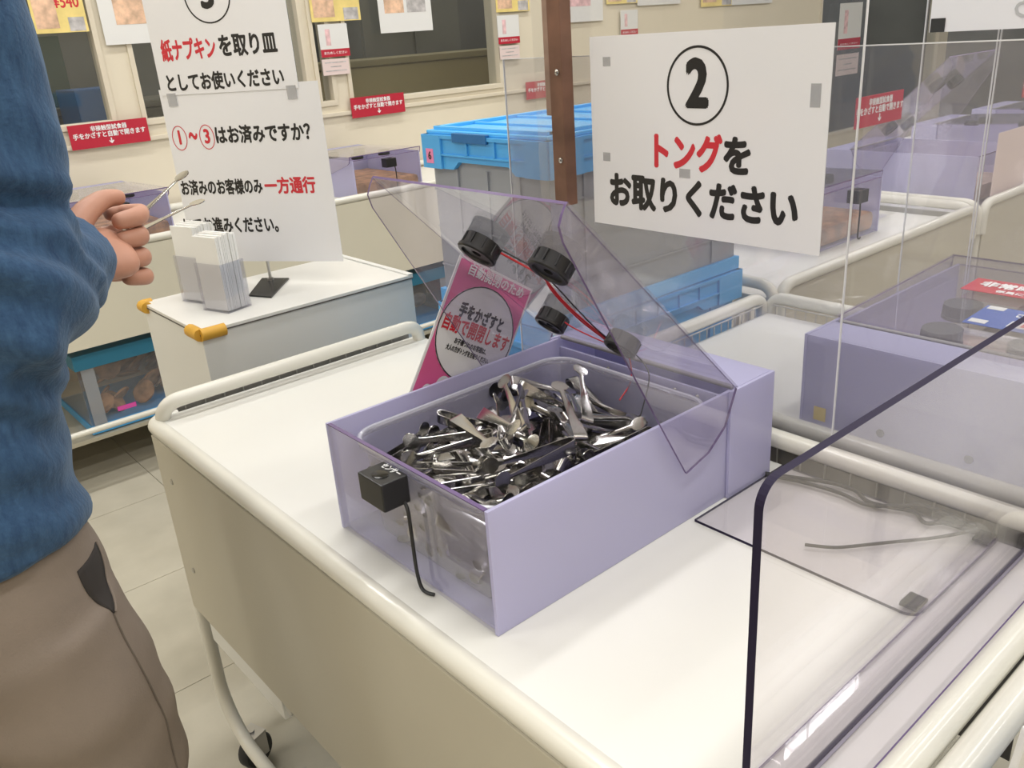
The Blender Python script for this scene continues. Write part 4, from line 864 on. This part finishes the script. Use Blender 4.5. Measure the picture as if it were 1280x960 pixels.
for (x, y) in ((0.748, -0.125), (0.808, -0.125)): quad(0.022, 0.014, onlid(x, y, 0.0008), 0.0003).build('tape', M['paper'], t)
b = MB(); b.box(0.5992, 0.5998, -0.0, 0.018, 0.022, 0.042); o = b.build('yellow_mark', M['card_yellow'], off=(0.5995, 0.01, 0.022)); props(o, 'small yellow square sticker on the back of the second lilac box', 'sticker')
for (y, z) in ((-0.079, 0.030), (-0.192, 0.030)):
    b = MB(); b.lathe([(0.0055, 0), (0.0055, 0.0008)], 18, frame_xf((0.5999, y, z), (0, -1, 0), (0, 0, 1))); o = b.build('vent_dot', M['cable_grey'], off=(0.5999, y, z)); o.parent = bx2; o.matrix_parent_inverse = bx2.matrix_basis.inverted()
t = props(MB().box(0.665, 1.052, -0.262, 0.032, 0.006, 0.035, 0, 0.012).build('crackers', M['snack_pale'], off=(0.86, -0.11, 0.006)), 'pale crackers lying in the second lilac box', 'crackers', None, 'stuff')

# ================================================================ dark edged shield at the near end, flat sheet, cables
t = thing('edge_shield', 'clear standing shield with a rounded dark violet edge at the near end of the cart', 'screen', (0.25, -0.30, 0.0005))
out_ = [(u, v) for u, v in round_rect(0.56, 0.2925, 0.018, 8, (0, 0, 0, 1))]; cxm, czm = -0.0205 + 0.28, 0.0005 + 0.14625 + 0.0
mb = MB(); mb.prism(out_, -0.0032, 0.0032, lambda u, v, w_: (cxm + u, -0.3000 + w_, czm + v), 0, 1); mb.build('sheet', [M['shield'], M['edge_dark']], t)
mb = MB(); mb.box(0.02, 0.49, -0.2975, -0.2735, 0.0006, 0.0036); mb.build('foot_strip', M['shield'], t)
mb = MB(); mb.box(0.02, 0.49, -0.3345, -0.3025, 0.0006, 0.0036); mb.build('foot_strip', M['shield'], t)
mb = MB(); mb.box(0.02, 0.49, -0.3358, -0.3346, 0.0005, 0.0038); mb.box(0.02, 0.49, -0.2734, -0.2728, 0.0005, 0.0038); mb.build('foot_edge', M['edge_violet'], t)
mb = MB(); mb.box(0.02, 0.49, -0.3062, -0.3036, 0.0038, 0.0050); mb.build('glue_line', mat('grey_glue', (0.22, 0.20, 0.25), 0.3), t)
t = thing('flat_sheet', 'clear flat sheet with dark edge lying beside the tong box', 'sheet', (0.4, -0.14, 0.0005))
out_ = round_rect(0.185, 0.266, 0.016, 8, (1, 0, 0, 0)); mb = MB(); mb.prism(out_, 0.0006, 0.0040, lambda u, v, w_: (0.300 + 0.0925 + u, -0.141 + v, w_), 0, 1); mb.build('sheet', [M['shield'], M['edge_dark']], t)
for (x, y) in ((0.318, -0.262), (0.478, -0.264)):
    mb = MB(); mb.box(x - .012, x + .012, y - .009, y + .009, 0.0042, 0.0085, 0, .001); mb.build('rubber_pad', mat('matt_black_rubber', (0.01, 0.01, 0.01), 0.9, spec=0.05), t)
def cable(label, pts, r=0.0025, m='cable_grey'):
    b = MB(); b.tube(pts, r, 8, sub=6); o = b.build('power_cable', M[m], off=pts[0], smooth=True); props(o, label, 'cable', 'cables trailing over the flat clear sheet')
Z_ = 0.0068
cable('upper of the grey cables, rising over the far rail', [(0.445, -0.008, Z_), (0.467, -0.056, Z_), (0.478, -0.085, Z_), (0.480, -0.110, Z_), (0.466, -0.135, Z_), (0.470, -0.160, Z_), (0.478, -0.185, Z_), (0.464, -0.205, Z_), (0.478, -0.222, Z_), (0.482, -0.26, Z_)])
cable('straighter grey cable lying under the wavy one', [(0.443, -0.012, Z_), (0.455, -0.050, Z_), (0.462, -0.10, Z_ ), (0.458, -0.138, Z_ - 0.0), (0.474, -0.170, Z_ + .004), (0.486, -0.195, Z_ + .008), (0.490, -0.25, Z_ + .004)])
cable('lower pale grey cable curving toward the black pad', [(0.335, -0.132, Z_), (0.350, -0.156, Z_), (0.366, -0.170, Z_), (0.400, -0.195, Z_), (0.440, -0.225, Z_), (0.478, -0.256, Z_ + .006)], 0.0019)
t = thing('framed_board', 'white framed blue board leaning at the near end of the cart', 'sign', (0.17, -0.42, FLOOR))
FX = Matrix.Translation((0.116, -0.424, 0.0)) @ Matrix.Rotation(math.radians(-48), 4, 'Z') @ Matrix.Rotation(math.radians(8), 4, 'X')
mb = MB()
for q in ((-0.010, 0.0, -0.010, 0.0, -0.60, 0.115), (0.22, 0.24, -0.010, 0.0, -0.60, 0.115), (0.0, 0.22, -0.010, 0.0, 0.095, 0.115), (0.0, 0.22, -0.010, 0.0, -0.60, -0.58)): mb.box(*q, 0, 0.002, FX)
mb.build('frame', M['paper'], t)
mb = MB(); mb.box(0.0, 0.22, -0.008, -0.002, -0.58, 0.095, 0, 0, FX); mb.build('blue_face', mat('board_blue', (0.01, 0.17, 0.55), 0.35), t)

# ================================================================ sample boxes on the other carts
def sample(label, loc, rotz, lid=0.03, snack='snack_pale'):
    t, lo = lilac_box('sample_box', label, loc, 0, lid, group='lilac sample boxes on the other carts'); t.rotation_euler = (0, 0, rotz)
    for (a, y) in [(0.27, 0.21), (0.27, 0.09), (0.09, 0.21), (0.09, 0.09)]: cap_mb(a, y, lid, 0.022, 0.02).build('speaker_cap', M['black2'], lo, True, local=True)
    c = MB(); c.box(0.008, 0.37, 0.008, 0.292, 0.006, 0.055, 0, 0.015); o = c.build('cracker_fill', M[snack], t, local=True); o['kind'] = 'stuff'
    return t
sample('lilac sample box near the blue sleeve, crackers inside', (0.548, 2.262, 0.0125), PI / 2, 0.03, 'snack')
sample('lilac sample box by the back wall just past the tall notices', (1.530, 2.262, 0.0125), PI / 2, 0.03, 'snack')
sample('lilac sample box seen below the edge of the numbered notice', (1.775, 0.535, 0.0005), PI / 2, 0.03, 'snack')
sample('lilac sample box with its clear lid raised, far cart', (2.46, 0.456, 0.0005), PI / 2, math.radians(44))
sample('closed lilac sample box just past the open-lidded one', (3.12, 0.50, 0.0005), PI / 2, 0.03)
sample('lilac sample box farthest along the distant cart', (3.62, 0.50, 0.0005), PI / 2, 0.03)
red_sign(1.888, 0.297, 'red notice on a clear stand beside the raised-lid sample box', y=0.62, w_=0.247, h=0.078, stand=True)
red_sign(2.64, 0.302, 'red notice on a clear stand at the distant end', y=0.50, w_=0.231, h=0.072, stand=True)
t = thing('pale_card', 'pale pink card standing before the farthest sample boxes', 'card', (2.30, 0.42, 0.0))
mb = MB(); mb.box(2.19, 2.42, 0.422, 0.424, 0.0005, 0.205); mb.build('sheet', M['blush'], t)
# containers of crackers on the lower shelves of the carts by the wall
def shelf_box(label, x0, x1, y0, y1, z0, z1, snack):
    t = thing('lidded_container', label, 'container', ((x0 + x1) / 2, (y0 + y1) / 2, z0), 'blue-lidded containers on the lower shelves')
    b = MB(); w_ = 0.003
    for q in ((x0, x1, y0, y0 + w_), (x0, x1, y1 - w_, y1), (x0, x0 + w_, y0 + w_, y1 - w_), (x1 - w_, x1, y0 + w_, y1 - w_)): b.box(*q, z0 + .03, z1 - .05)
    b.build('wall', M['box_clear'], t)
    b = MB(); b.box(x0 - .006, x1 + .006, y0 - .006, y1 + .006, z1 - .05, z1, 0, .004); b.build('container_lid', M['blue_dull'], t)
    b = MB(); b.box(x0 - .003, x1 + .003, y0 - .003, y1 + .003, z0, z0 + .03, 0, .003); b.build('bottom_rim', M['blue'], t)
    for xx in (x0 + .03, x1 - .03): b = MB(); b.box(xx - .02, xx + .02, y0 - .0045, y0 - .0005, z0 + .03, z1 - .05); b.build('corner_strip', M['crate_wall'], t)
    b = MB(); b.box(x0 + .09, x0 + .15, y0 - .003, y0 - .001, z0 + .055, z0 + .07); b.build('magenta_tag', M['hot_pink'], t)
    g = MB()
    for k in range(26):
        cx = random.uniform(x0 + .05, x1 - .05); cy = random.uniform(y0 + .04, y1 - .04); cz = z0 + .05 + random.uniform(0, .10); X_ = Matrix.Translation((cx, cy, cz)) @ Euler((random.uniform(-1, 1), random.uniform(-1, 1), random.uniform(0, 3))).to_matrix().to_4x4()
        g.lathe([(0.03, -.006), (0.042, -.003), (0.042, .003), (0.03, .006)], 12, X_)
    o = g.build('cracker_pile', M[snack], t, True); o['kind'] = 'stuff'
shelf_box('blue-lidded container of brown crackers under the cart nearest the sleeve', 0.16, 0.60, 2.30, 2.66, -0.572, -0.300, 'snack')
shelf_box('blue-lidded container partly hidden by the white counter', 0.62, 0.98, 2.30, 2.66, -0.572, -0.300, 'snack')
shelf_box('blue-lidded container seen between the counter and the pink card', 1.20, 1.64, 2.30, 2.66, -0.572, -0.325, 'snack_pale')
shelf_box('blue-lidded container beyond the pink card', 1.68, 2.10, 2.30, 2.66, -0.572, -0.325, 'snack_pale')

# ================================================================ person in a blue fleece
FA = math.radians(20); F_ = Vector((math.cos(FA), math.sin(FA), 0)); RT = Vector((math.sin(FA), -math.cos(FA), 0))
person = thing('person', 'person in a heathered blue fleece and taupe trousers, reaching out with tongs in the hand', 'person', (-0.38, 0.45, FLOOR))
def skin_mesh(chains, levels=2):
    """chains: list of lists of (point, radius); the first is the root tree given as (pts, edges)"""
    vs = []; es = []; rs = []; roots = []
    for pts, edges in chains:
        o = len(vs); roots.append(o)
        for p, r in pts: vs.append(tuple(p)); rs.append(r)
        es += [(a + o, b + o) for a, b in (edges or [(i, i + 1) for i in range(len(pts) - 1)])]
    me = bpy.data.meshes.new('skin'); me.from_pydata(vs, es, []); o = bpy.data.objects.new('skin', me); COL.objects.link(o)
    md = o.modifiers.new('s', 'SKIN'); md.use_smooth_shade = True; md.branch_smoothing = 0.3
    lay = me.skin_vertices[0].data
    for i, r in enumerate(rs): lay[i].radius = (r, r) if not isinstance(r, tuple) else r; lay[i].use_root = i in roots
    sb = o.modifiers.new('d', 'SUBSURF'); sb.levels = levels; sb.render_levels = levels
    dg = bpy.context.evaluated_depsgraph_get(); dg.update(); out = bpy.data.meshes.new_from_object(o.evaluated_get(dg)); bpy.data.objects.remove(o)
    return out
def loft(rings, n=28):
    """rings: (centre, axis u, axis v) closed tube with caps"""
    mb = MB(); vs = []
    for c, u, v in rings:
        c = Vector(c)
        for k in range(n): a = 2 * PI * k / n; vs.append(c + Vector(u) * math.cos(a) + Vector(v) * math.sin(a))
    L = len(rings); fs = [(i * n + k, i * n + (k + 1) % n, (i + 1) * n + (k + 1) % n, (i + 1) * n + k) for i in range(L - 1) for k in range(n)]
    fs += [tuple(range(n))[::-1], tuple(range((L - 1) * n, L * n))]
    return mb.add(vs, fs)
def limb(pts, n=24):
    """round tube through (point, radius), smoothed"""
    P = smooth_path([Vector(p) for p, r in pts], 5); Rr_ = []
    for i in range(len(pts) - 1):
        for k in range(5): Rr_.append(pts[i][1] + (pts[i + 1][1] - pts[i][1]) * k / 5)
    Rr_.append(pts[-1][1]); b = MB(); b.tube(P, Rr_, n); return b
def fuse(mbs, vox, disp=None, iters=4):
    big = MB()
    for b in mbs: big.add(b.v, b.f)
    me = bpy.data.meshes.new('f'); me.from_pydata([tuple(v) for v in big.v], [], big.f)
    bm = bmesh.new(); bm.from_mesh(me)
    bmesh.ops.recalc_face_normals(bm, faces=bm.faces); bm.to_mesh(me); bm.free()
    o = bpy.data.objects.new('f', me); COL.objects.link(o)
    r = o.modifiers.new('r', 'REMESH'); r.mode = 'VOXEL'; r.voxel_size = vox
    s_ = o.modifiers.new('s', 'SMOOTH'); s_.iterations = iters; s_.factor = 0.5
    dg = bpy.context.evaluated_depsgraph_get(); dg.update(); out = bpy.data.meshes.new_from_object(o.evaluated_get(dg)); bpy.data.objects.remove(o)
    if disp:
        nn = [v.normal.copy() for v in out.vertices]
        for v, n_ in zip(out.vertices, nn): v.co = v.co + n_ * disp(v.co, n_)
    out.shade_smooth(); return out
def put(me, name, m, parent):
    me.name = name; me.transform(Matrix.Translation(-base(parent))); me.materials.clear(); me.materials.append(m)
    o = bpy.data.objects.new(name, me); COL.objects.link(o); o.parent = parent; return o
V = Vector
PEL = V((-0.38, 0.45, 0.06)); CH = V((-0.325, 0.47, 0.46)); NK = V((-0.285, 0.485, 0.70))
SHR = V((-0.262, 0.385, 0.6535)); SHL = V((-0.34, 0.66, 0.64))
ELR = V((-0.300, 0.333, 0.355)); WRR = V((-0.185, 0.479, 0.3525))
# --- hand frame: D along the hand, ZV thumb side, NP out of the palm
KN = V((-0.1150, 0.5395, 0.3420)); D = (V((-0.0900, 0.5100, 0.3450)) - WRR).normalized(); ZV = (V((0, 0, 1)) - D * D.z).normalized(); NP = ZV.cross(D)
def hp(d, z, n): return WRR + D * d + ZV * z + NP * n
chains = []
body = [(PEL, (0.115, 0.095)), (PEL + (CH - PEL) * .5, (0.105, 0.085)), (CH, (0.125, 0.095)), (CH + (NK - CH) * .75, (0.085, 0.07)), (NK + V((0, 0, .03)), 0.052), (NK + V((.02, .008, .10)), 0.050),
        (SHR, 0.040), (SHR + (ELR - SHR) * .5 + V((0.012, 0.012, 0)), 0.024), (ELR + V((0.016, 0.014, -0.01)), 0.022), (ELR + (WRR - ELR) * .55, 0.034), (WRR - D * 0.004, (0.026, 0.034)), (hp(0.035, 0, 0), (0.021, 0.042)), (hp(0.082, 0.0, 0.0), (0.017, 0.044)),
        (SHL, 0.045), (V((-0.35, 0.70, 0.36)), 0.038), (V((-0.27, 0.66, 0.28)), 0.026), (V((-0.20, 0.65, 0.28)), 0.024),
        (PEL + RT * .085 + V((0, 0, -.06)), 0.078), (V((-0.335, 0.37, -0.30)), 0.052), (V((-0.345, 0.365, FLOOR + .09)), 0.036), (V((-0.28, 0.39, FLOOR + .045)), 0.030),
        (PEL - RT * .085 + V((0, 0, -.06)), 0.078), (V((-0.40, 0.54, -0.30)), 0.052), (V((-0.41, 0.55, FLOOR + .09)), 0.036), (V((-0.345, 0.575, FLOOR + .045)), 0.030)]
ed = [(0, 1), (1, 2), (2, 3), (3, 4), (4, 5), (3, 6), (6, 7), (7, 8), (8, 9), (9, 10), (10, 11), (11, 12), (3, 13), (13, 14), (14, 15), (15, 16), (0, 17), (17, 18), (18, 19), (19, 20), (0, 21), (21, 22), (22, 23), (23, 24)]
chains.append((body, ed))
for (z, l, k, r) in ((0.036, 0.046, 0.62, 0.0112), (0.0125, 0.048, 0.42, 0.0116), (-0.0125, 0.045, 0.32, 0.0112), (-0.036, 0.037, 0.25, 0.0100)):
    a = hp(0.060, z * .9, 0.0); b_ = hp(0.094, z, -0.004); c = b_ + (D * k + NP * (1 - k * .4)).normalized() * l; d = c + (NP * .55 - D * (.9 - k)).normalized() * l * .62; e = d + (-D * .9 + NP * .05).normalized() * l * .42
    chains.append(([(a, r * .9), (b_, r * 1.12), (b_ + (c - b_) * .5, r), (c, r * 1.02), (d, r * .92), (e, r * .78)], None))
th0 = hp(0.012, 0.022, 0.010)
chains.append(([(th0, 0.017), (hp(0.042, 0.046, 0.020), 0.0150), (hp(0.074, 0.058, 0.028), 0.0120), (hp(0.104, 0.056, 0.034), 0.0098)], None))
# left hand fingers, loosely curled
for q in range(4):
    o_ = V((-0.185, 0.65 - 0.030 + q * 0.020, 0.28)); chains.append(([(o_ - F_ * .02, 0.0085), (o_ + F_ * .022, 0.0095), (o_ + F_ * .048 - V((0, 0, .014)), 0.0085), (o_ + F_ * .052 - V((0, 0, .036)), 0.0072)], None))
chains.append(([(V((-0.22, 0.625, 0.285)), 0.011), (V((-0.185, 0.603, 0.288)), 0.0105), (V((-0.155, 0.600, 0.284)), 0.008)], None))
sk = skin_mesh(chains)
# head joined to the same body mesh
HC = NK + V((0.045, 0.016, 0.185))
hd = MB(); n, m_ = 28, 20; vs = []
for j in range(m_ + 1):
    ph = PI * j / m_
    for k in range(n):
        a = 2 * PI * k / n; x = math.cos(a) * math.sin(ph); y = math.sin(a) * math.sin(ph); z = math.cos(ph)   # x forward, y to the left
        sx_, sy_, sz_ = 0.096, 0.076, 0.118
        if z < -0.2: sy_ *= 1 - 0.30 * (-z - .2); sx_ *= 1 - 0.10 * (-z - .2)
        px_, py_, pz_ = x * sx_, y * sy_, z * sz_
        if x > .6 and abs(y) < .28 and -.38 < z < .12: px_ += 0.020 * (1 - abs(y) / .28) * (0.35 + (0.12 - z) * 1.3)   # nose
        if x > .55 and .10 < abs(y) < .5 and .0 < z < .22: px_ -= 0.006                                                # eye sockets
        if x > .6 and z < -.72: px_ += 0.004
        vs.append(HC + F_ * px_ - RT * py_ + V((0, 0, pz_)))
hd.add(vs, [(j * n + k, j * n + (k + 1) % n, (j + 1) * n + (k + 1) % n, (j + 1) * n + k) for j in range(m_) for k in range(n)])
for s_ in (-1, 1): hd.lathe([(0.004, 0.0), (0.017, 0.002), (0.020, 0.008), (0.012, 0.010)], 14, frame_xf(HC + RT * s_ * 0.070 + V((0, 0, -0.005)) - F_ * .004, F_, (0, 0, 1)) if s_ < 0 else frame_xf(HC + RT * 0.070 + V((0, 0, -0.005)) - F_ * .004, -F_, (0, 0, 1)))
bm = bmesh.new(); bm.from_mesh(sk)
hv = [bm.verts.new(tuple(v)) for v in hd.v]
for f in hd.f:
    try: bm.faces.new([hv[i] for i in f])
    except ValueError: pass
bmesh.ops.remove_doubles(bm, verts=hv, dist=0.0004); bmesh.ops.recalc_face_normals(bm, faces=bm.faces); bm.to_mesh(sk); bm.free(); sk.shade_smooth()
body_o = put(sk, 'body', M['skin'], person)
for s_ in (-1, 1):
    b = MB(); b.lathe([(0.0001 + 0.0085 * math.sin(PI * q / 8), -0.0085 * math.cos(PI * q / 8)) for q in range(0, 9)], 14, Matrix.Translation(HC + F_ * 0.0785 + RT * s_ * 0.030 + V((0, 0, 0.010)))); b.build('eye', M['ink_white'], person, True)
    b = MB(); b.lathe([(0.005, 0), (0.004, 0.001)], 12, frame_xf(HC + F_ * 0.0872 + RT * s_ * 0.030 + V((0, 0, 0.010)), RT, (0, 0, 1)) if (RT.cross(V((0, 0, 1)))).dot(F_) > 0 else frame_xf(HC + F_ * 0.0872 + RT * s_ * 0.030 + V((0, 0, 0.010)), -RT, (0, 0, 1))); b.build('iris', M['ink'], person)
b = MB(); b.tube([HC + F_ * .0885 + RT * q * .022 + V((0, 0, -0.062 - abs(q) * .002)) - F_ * (abs(q) * .006) for q in (-1, -.5, 0, .5, 1)], 0.0035, 8); b.build('mouth', mat('lips', (0.45, 0.17, 0.14), 0.5), person, True)
hr = []
for j in range(12):
    ph = PI * j / 18; hr.append((HC + V((0, 0, math.cos(ph) * .130)) - F_ * (.018 + .008 * j / 11), F_ * (0.001 + .098 * math.sin(ph)) , RT * (0.001 + .088 * math.sin(ph))))
put(fuse([loft(hr)], 0.008, lambda c, n_: 0.003 * noise.noise(c * 60)), 'hair', M['hair'], person)
# --- fleece
def E(c, hf, hs, tilt=0.0): return (c, F_ * hf, RT * hs + V((0, 0, tilt)))
torso = loft([E(PEL + V((0.0, 0, 0.000)), .118, .158, .042), E(PEL + V((.001, 0, .013)), .126, .168, .040), E(PEL + V((.004, .0, .06)), .128, .165), E(PEL + V((.006, .003, .14)), .120, .160), E(PEL + (CH - PEL) * .62, .122, .172), E(CH, .125, .178), E(CH + V((.012, .004, .10)), .112, .165), E(NK + V((-.012, -.004, -.065)), .088, .125), E(NK + V((-.002, 0, -.02)), .062, .068), E(NK + V((.004, 0, .012)), .060, .062)])
armR = limb([(SHR + (CH - SHR) * .35 + V((0, 0, .06)), 0.070), (SHR, 0.070), (V((-0.246, 0.377, 0.5355)), 0.062), (V((-0.250, 0.377, 0.455)), 0.063), (V((-0.272, 0.372, 0.385)), 0.075), (ELR + V((0.008, 0.004, -.004)), 0.076), (ELR + (WRR - ELR) * .45, 0.070), (ELR + (WRR - ELR) * .80, 0.062), (WRR - (WRR - ELR) * .02, 0.055)])
armL = limb([(SHL + (CH - SHL) * .35 + V((0, 0, .05)), 0.068), (SHL, 0.068), (V((-0.35, 0.69, 0.50)), 0.060), (V((-0.35, 0.70, 0.37)), 0.064), (V((-0.31, 0.68, 0.31)), 0.054), (V((-0.27, 0.66, 0.28)), 0.046)])
def folds(c, n_):
    d = 0.0
    e = (c - ELR).length
    g = math.exp(-(e / 0.13) ** 2)
    ax = (WRR - ELR).normalized(); t_ = (c - ELR).dot(ax); s_ = (c - ELR).dot(ZV)
    d += g * 0.0075 * math.sin((t_ * 0.75 + s_ * 1.1) * 95 + 3.0 * noise.noise(c * 11))
    k = (c - (ELR + V((0.045, 0.015, 0.088)))).dot(V((0.25, 0.1, 1)).normalized())
    d -= 0.020 * math.exp(-(k / 0.011) ** 2) * math.exp(-((c - (ELR + V((0.03, 0.0, 0.085)))).length / 0.085) ** 2)   # crease above the elbow
    d += 0.0045 * noise.noise(c * 9) + 0.0022 * noise.noise(c * 26)
    if c.z < 0.35 and e > 0.12: d += 0.004 * math.sin(c.z * 60 + 5 * noise.noise(c * 6))
    return d
put(fuse([torso, armR, armL], 0.0075, folds, 3), 'fleece', M['fleece'], person)
# --- trousers
LG = V((-0.365, 0.375, -0.10)); 
hips = loft([E(PEL + V((0.01, 0, .05)), .108, .148), E(PEL + V((0.01, 0, .0)), .118, .156), E(PEL + V((0.005, 0, -.07)), .124, .168), E(PEL + V((0.005, 0, -.16)), .115, .160)])
legR = limb([(PEL + RT * .080 + V((.012, 0, -.05)), 0.092), (PEL + RT * .083 + V((.026, .0, -.15)), 0.098), (PEL + RT * .086 + V((.036, .0, -.28)), 0.092), (V((-0.330, 0.370, -0.38)), 0.078), (V((-0.338, 0.368, -0.55)), 0.070), (V((-0.340, 0.368, FLOOR + .035)), 0.066)])
legL = limb([(PEL - RT * .080 + V((.01, 0, -.05)), 0.092), (PEL - RT * .083 + V((.016, .0, -.15)), 0.095), (PEL - RT * .088 + V((.018, .0, -.28)), 0.088), (V((-0.405, 0.545, -0.38)), 0.076), (V((-0.41, 0.55, -0.55)), 0.070), (V((-0.41, 0.55, FLOOR + .035)), 0.066)])
SEAM_A = 62
def tfold(c, n_): return 0.004 * noise.noise(V((c.x * 7, c.y * 7, c.z * 16))) + 0.0016 * math.sin(c.z * 70 + 6 * noise.noise(c * 5)) * (1 if n_.z < .5 else 0)
tr = put(fuse([hips, legR, legL], 0.0085, tfold, 3), 'trousers', M['trousers'], person)
for (x, y) in ((-0.34, 0.368), (-0.41, 0.55)):
    b = loft([(V((x, y, FLOOR + .001)) + F_ * .045, F_ * .135, RT * .046), (V((x, y, FLOOR + .02)) + F_ * .045, F_ * .138, RT * .048), (V((x, y, FLOOR + .045)) + F_ * .030, F_ * .110, RT * .044), (V((x, y, FLOOR + .075)) + F_ * .0, F_ * .055, RT * .042)])
    put(fuse([b], 0.008), 'shoe', M['shoe'], person)
# pocket opening as a patch of painted shade, and side seam, on the trousers
from mathutils.bvhtree import BVHTree
bb = base(tr); tv = [v.co + bb for v in tr.data.vertices]; bt = BVHTree.FromPolygons(tv, [list(p.vertices) for p in tr.data.polygons])
def onto(ang, z, lift=0.0012):
    a = math.radians(ang); d = F_ * math.cos(a) + RT * math.sin(a); c0 = PEL + RT * .04 + V((0, 0, z - PEL.z)); h_ = bt.ray_cast(c0 + d * 0.5, -d)
    return (h_[0] + d * lift) if h_[0] else c0 + d * .15
def patch(grid, name, m):
    b = MB(); r_ = len(grid); c_ = len(grid[0]); b.add([p for row in grid for p in row], [(i * c_ + j, i * c_ + j + 1, (i + 1) * c_ + j + 1, (i + 1) * c_ + j) for i in range(r_ - 1) for j in range(c_ - 1)]); o = b.build(name, m, person, True)
    md = o.modifiers.new('t', 'SOLIDIFY'); md.thickness = 0.001; return o
grid = []
for i in range(11):
    f = i / 10; z = 0.070 - 0.060 * f; a1 = 42 + 22 * f ** 1.3; w_ = 27 * math.sin(PI * min(1, .55 + .45 * f)) + 0.8
    grid.append([onto(a1 + w_ * q / 5, z, 0.0012) for q in range(6)])
patch(grid, 'pocket_opening', M['pocket'])
b = MB(); b.tube([onto(42 + 22 * (i / 10) ** 1.3 - 0.6, 0.070 - 0.060 * i / 10, 0.0016) for i in range(11)], 0.0015, 7, sub=2); b.build('pocket_welt', M['trousers'], person, True)
b = MB(); b.tube([onto(65 + 1.5 * math.sin(i * .9), 0.010 - i * 0.030, 0.0004) for i in range(14)], 0.0011, 6, sub=2); b.build('side_seam', mat('seam_thread', (0.13, 0.105, 0.085), 0.9), person, True)
# tongs in the hand
TH = tong_proto(spread=0.021, wb=0.008, L1=0.058)
hero((-0.0043, 0.562, 0.3950), (-0.0983, 0.545, 0.3588), 0.0, 'steel tongs held open in the hand of the person in blue', TH)
bpy.context.view_layer.update()
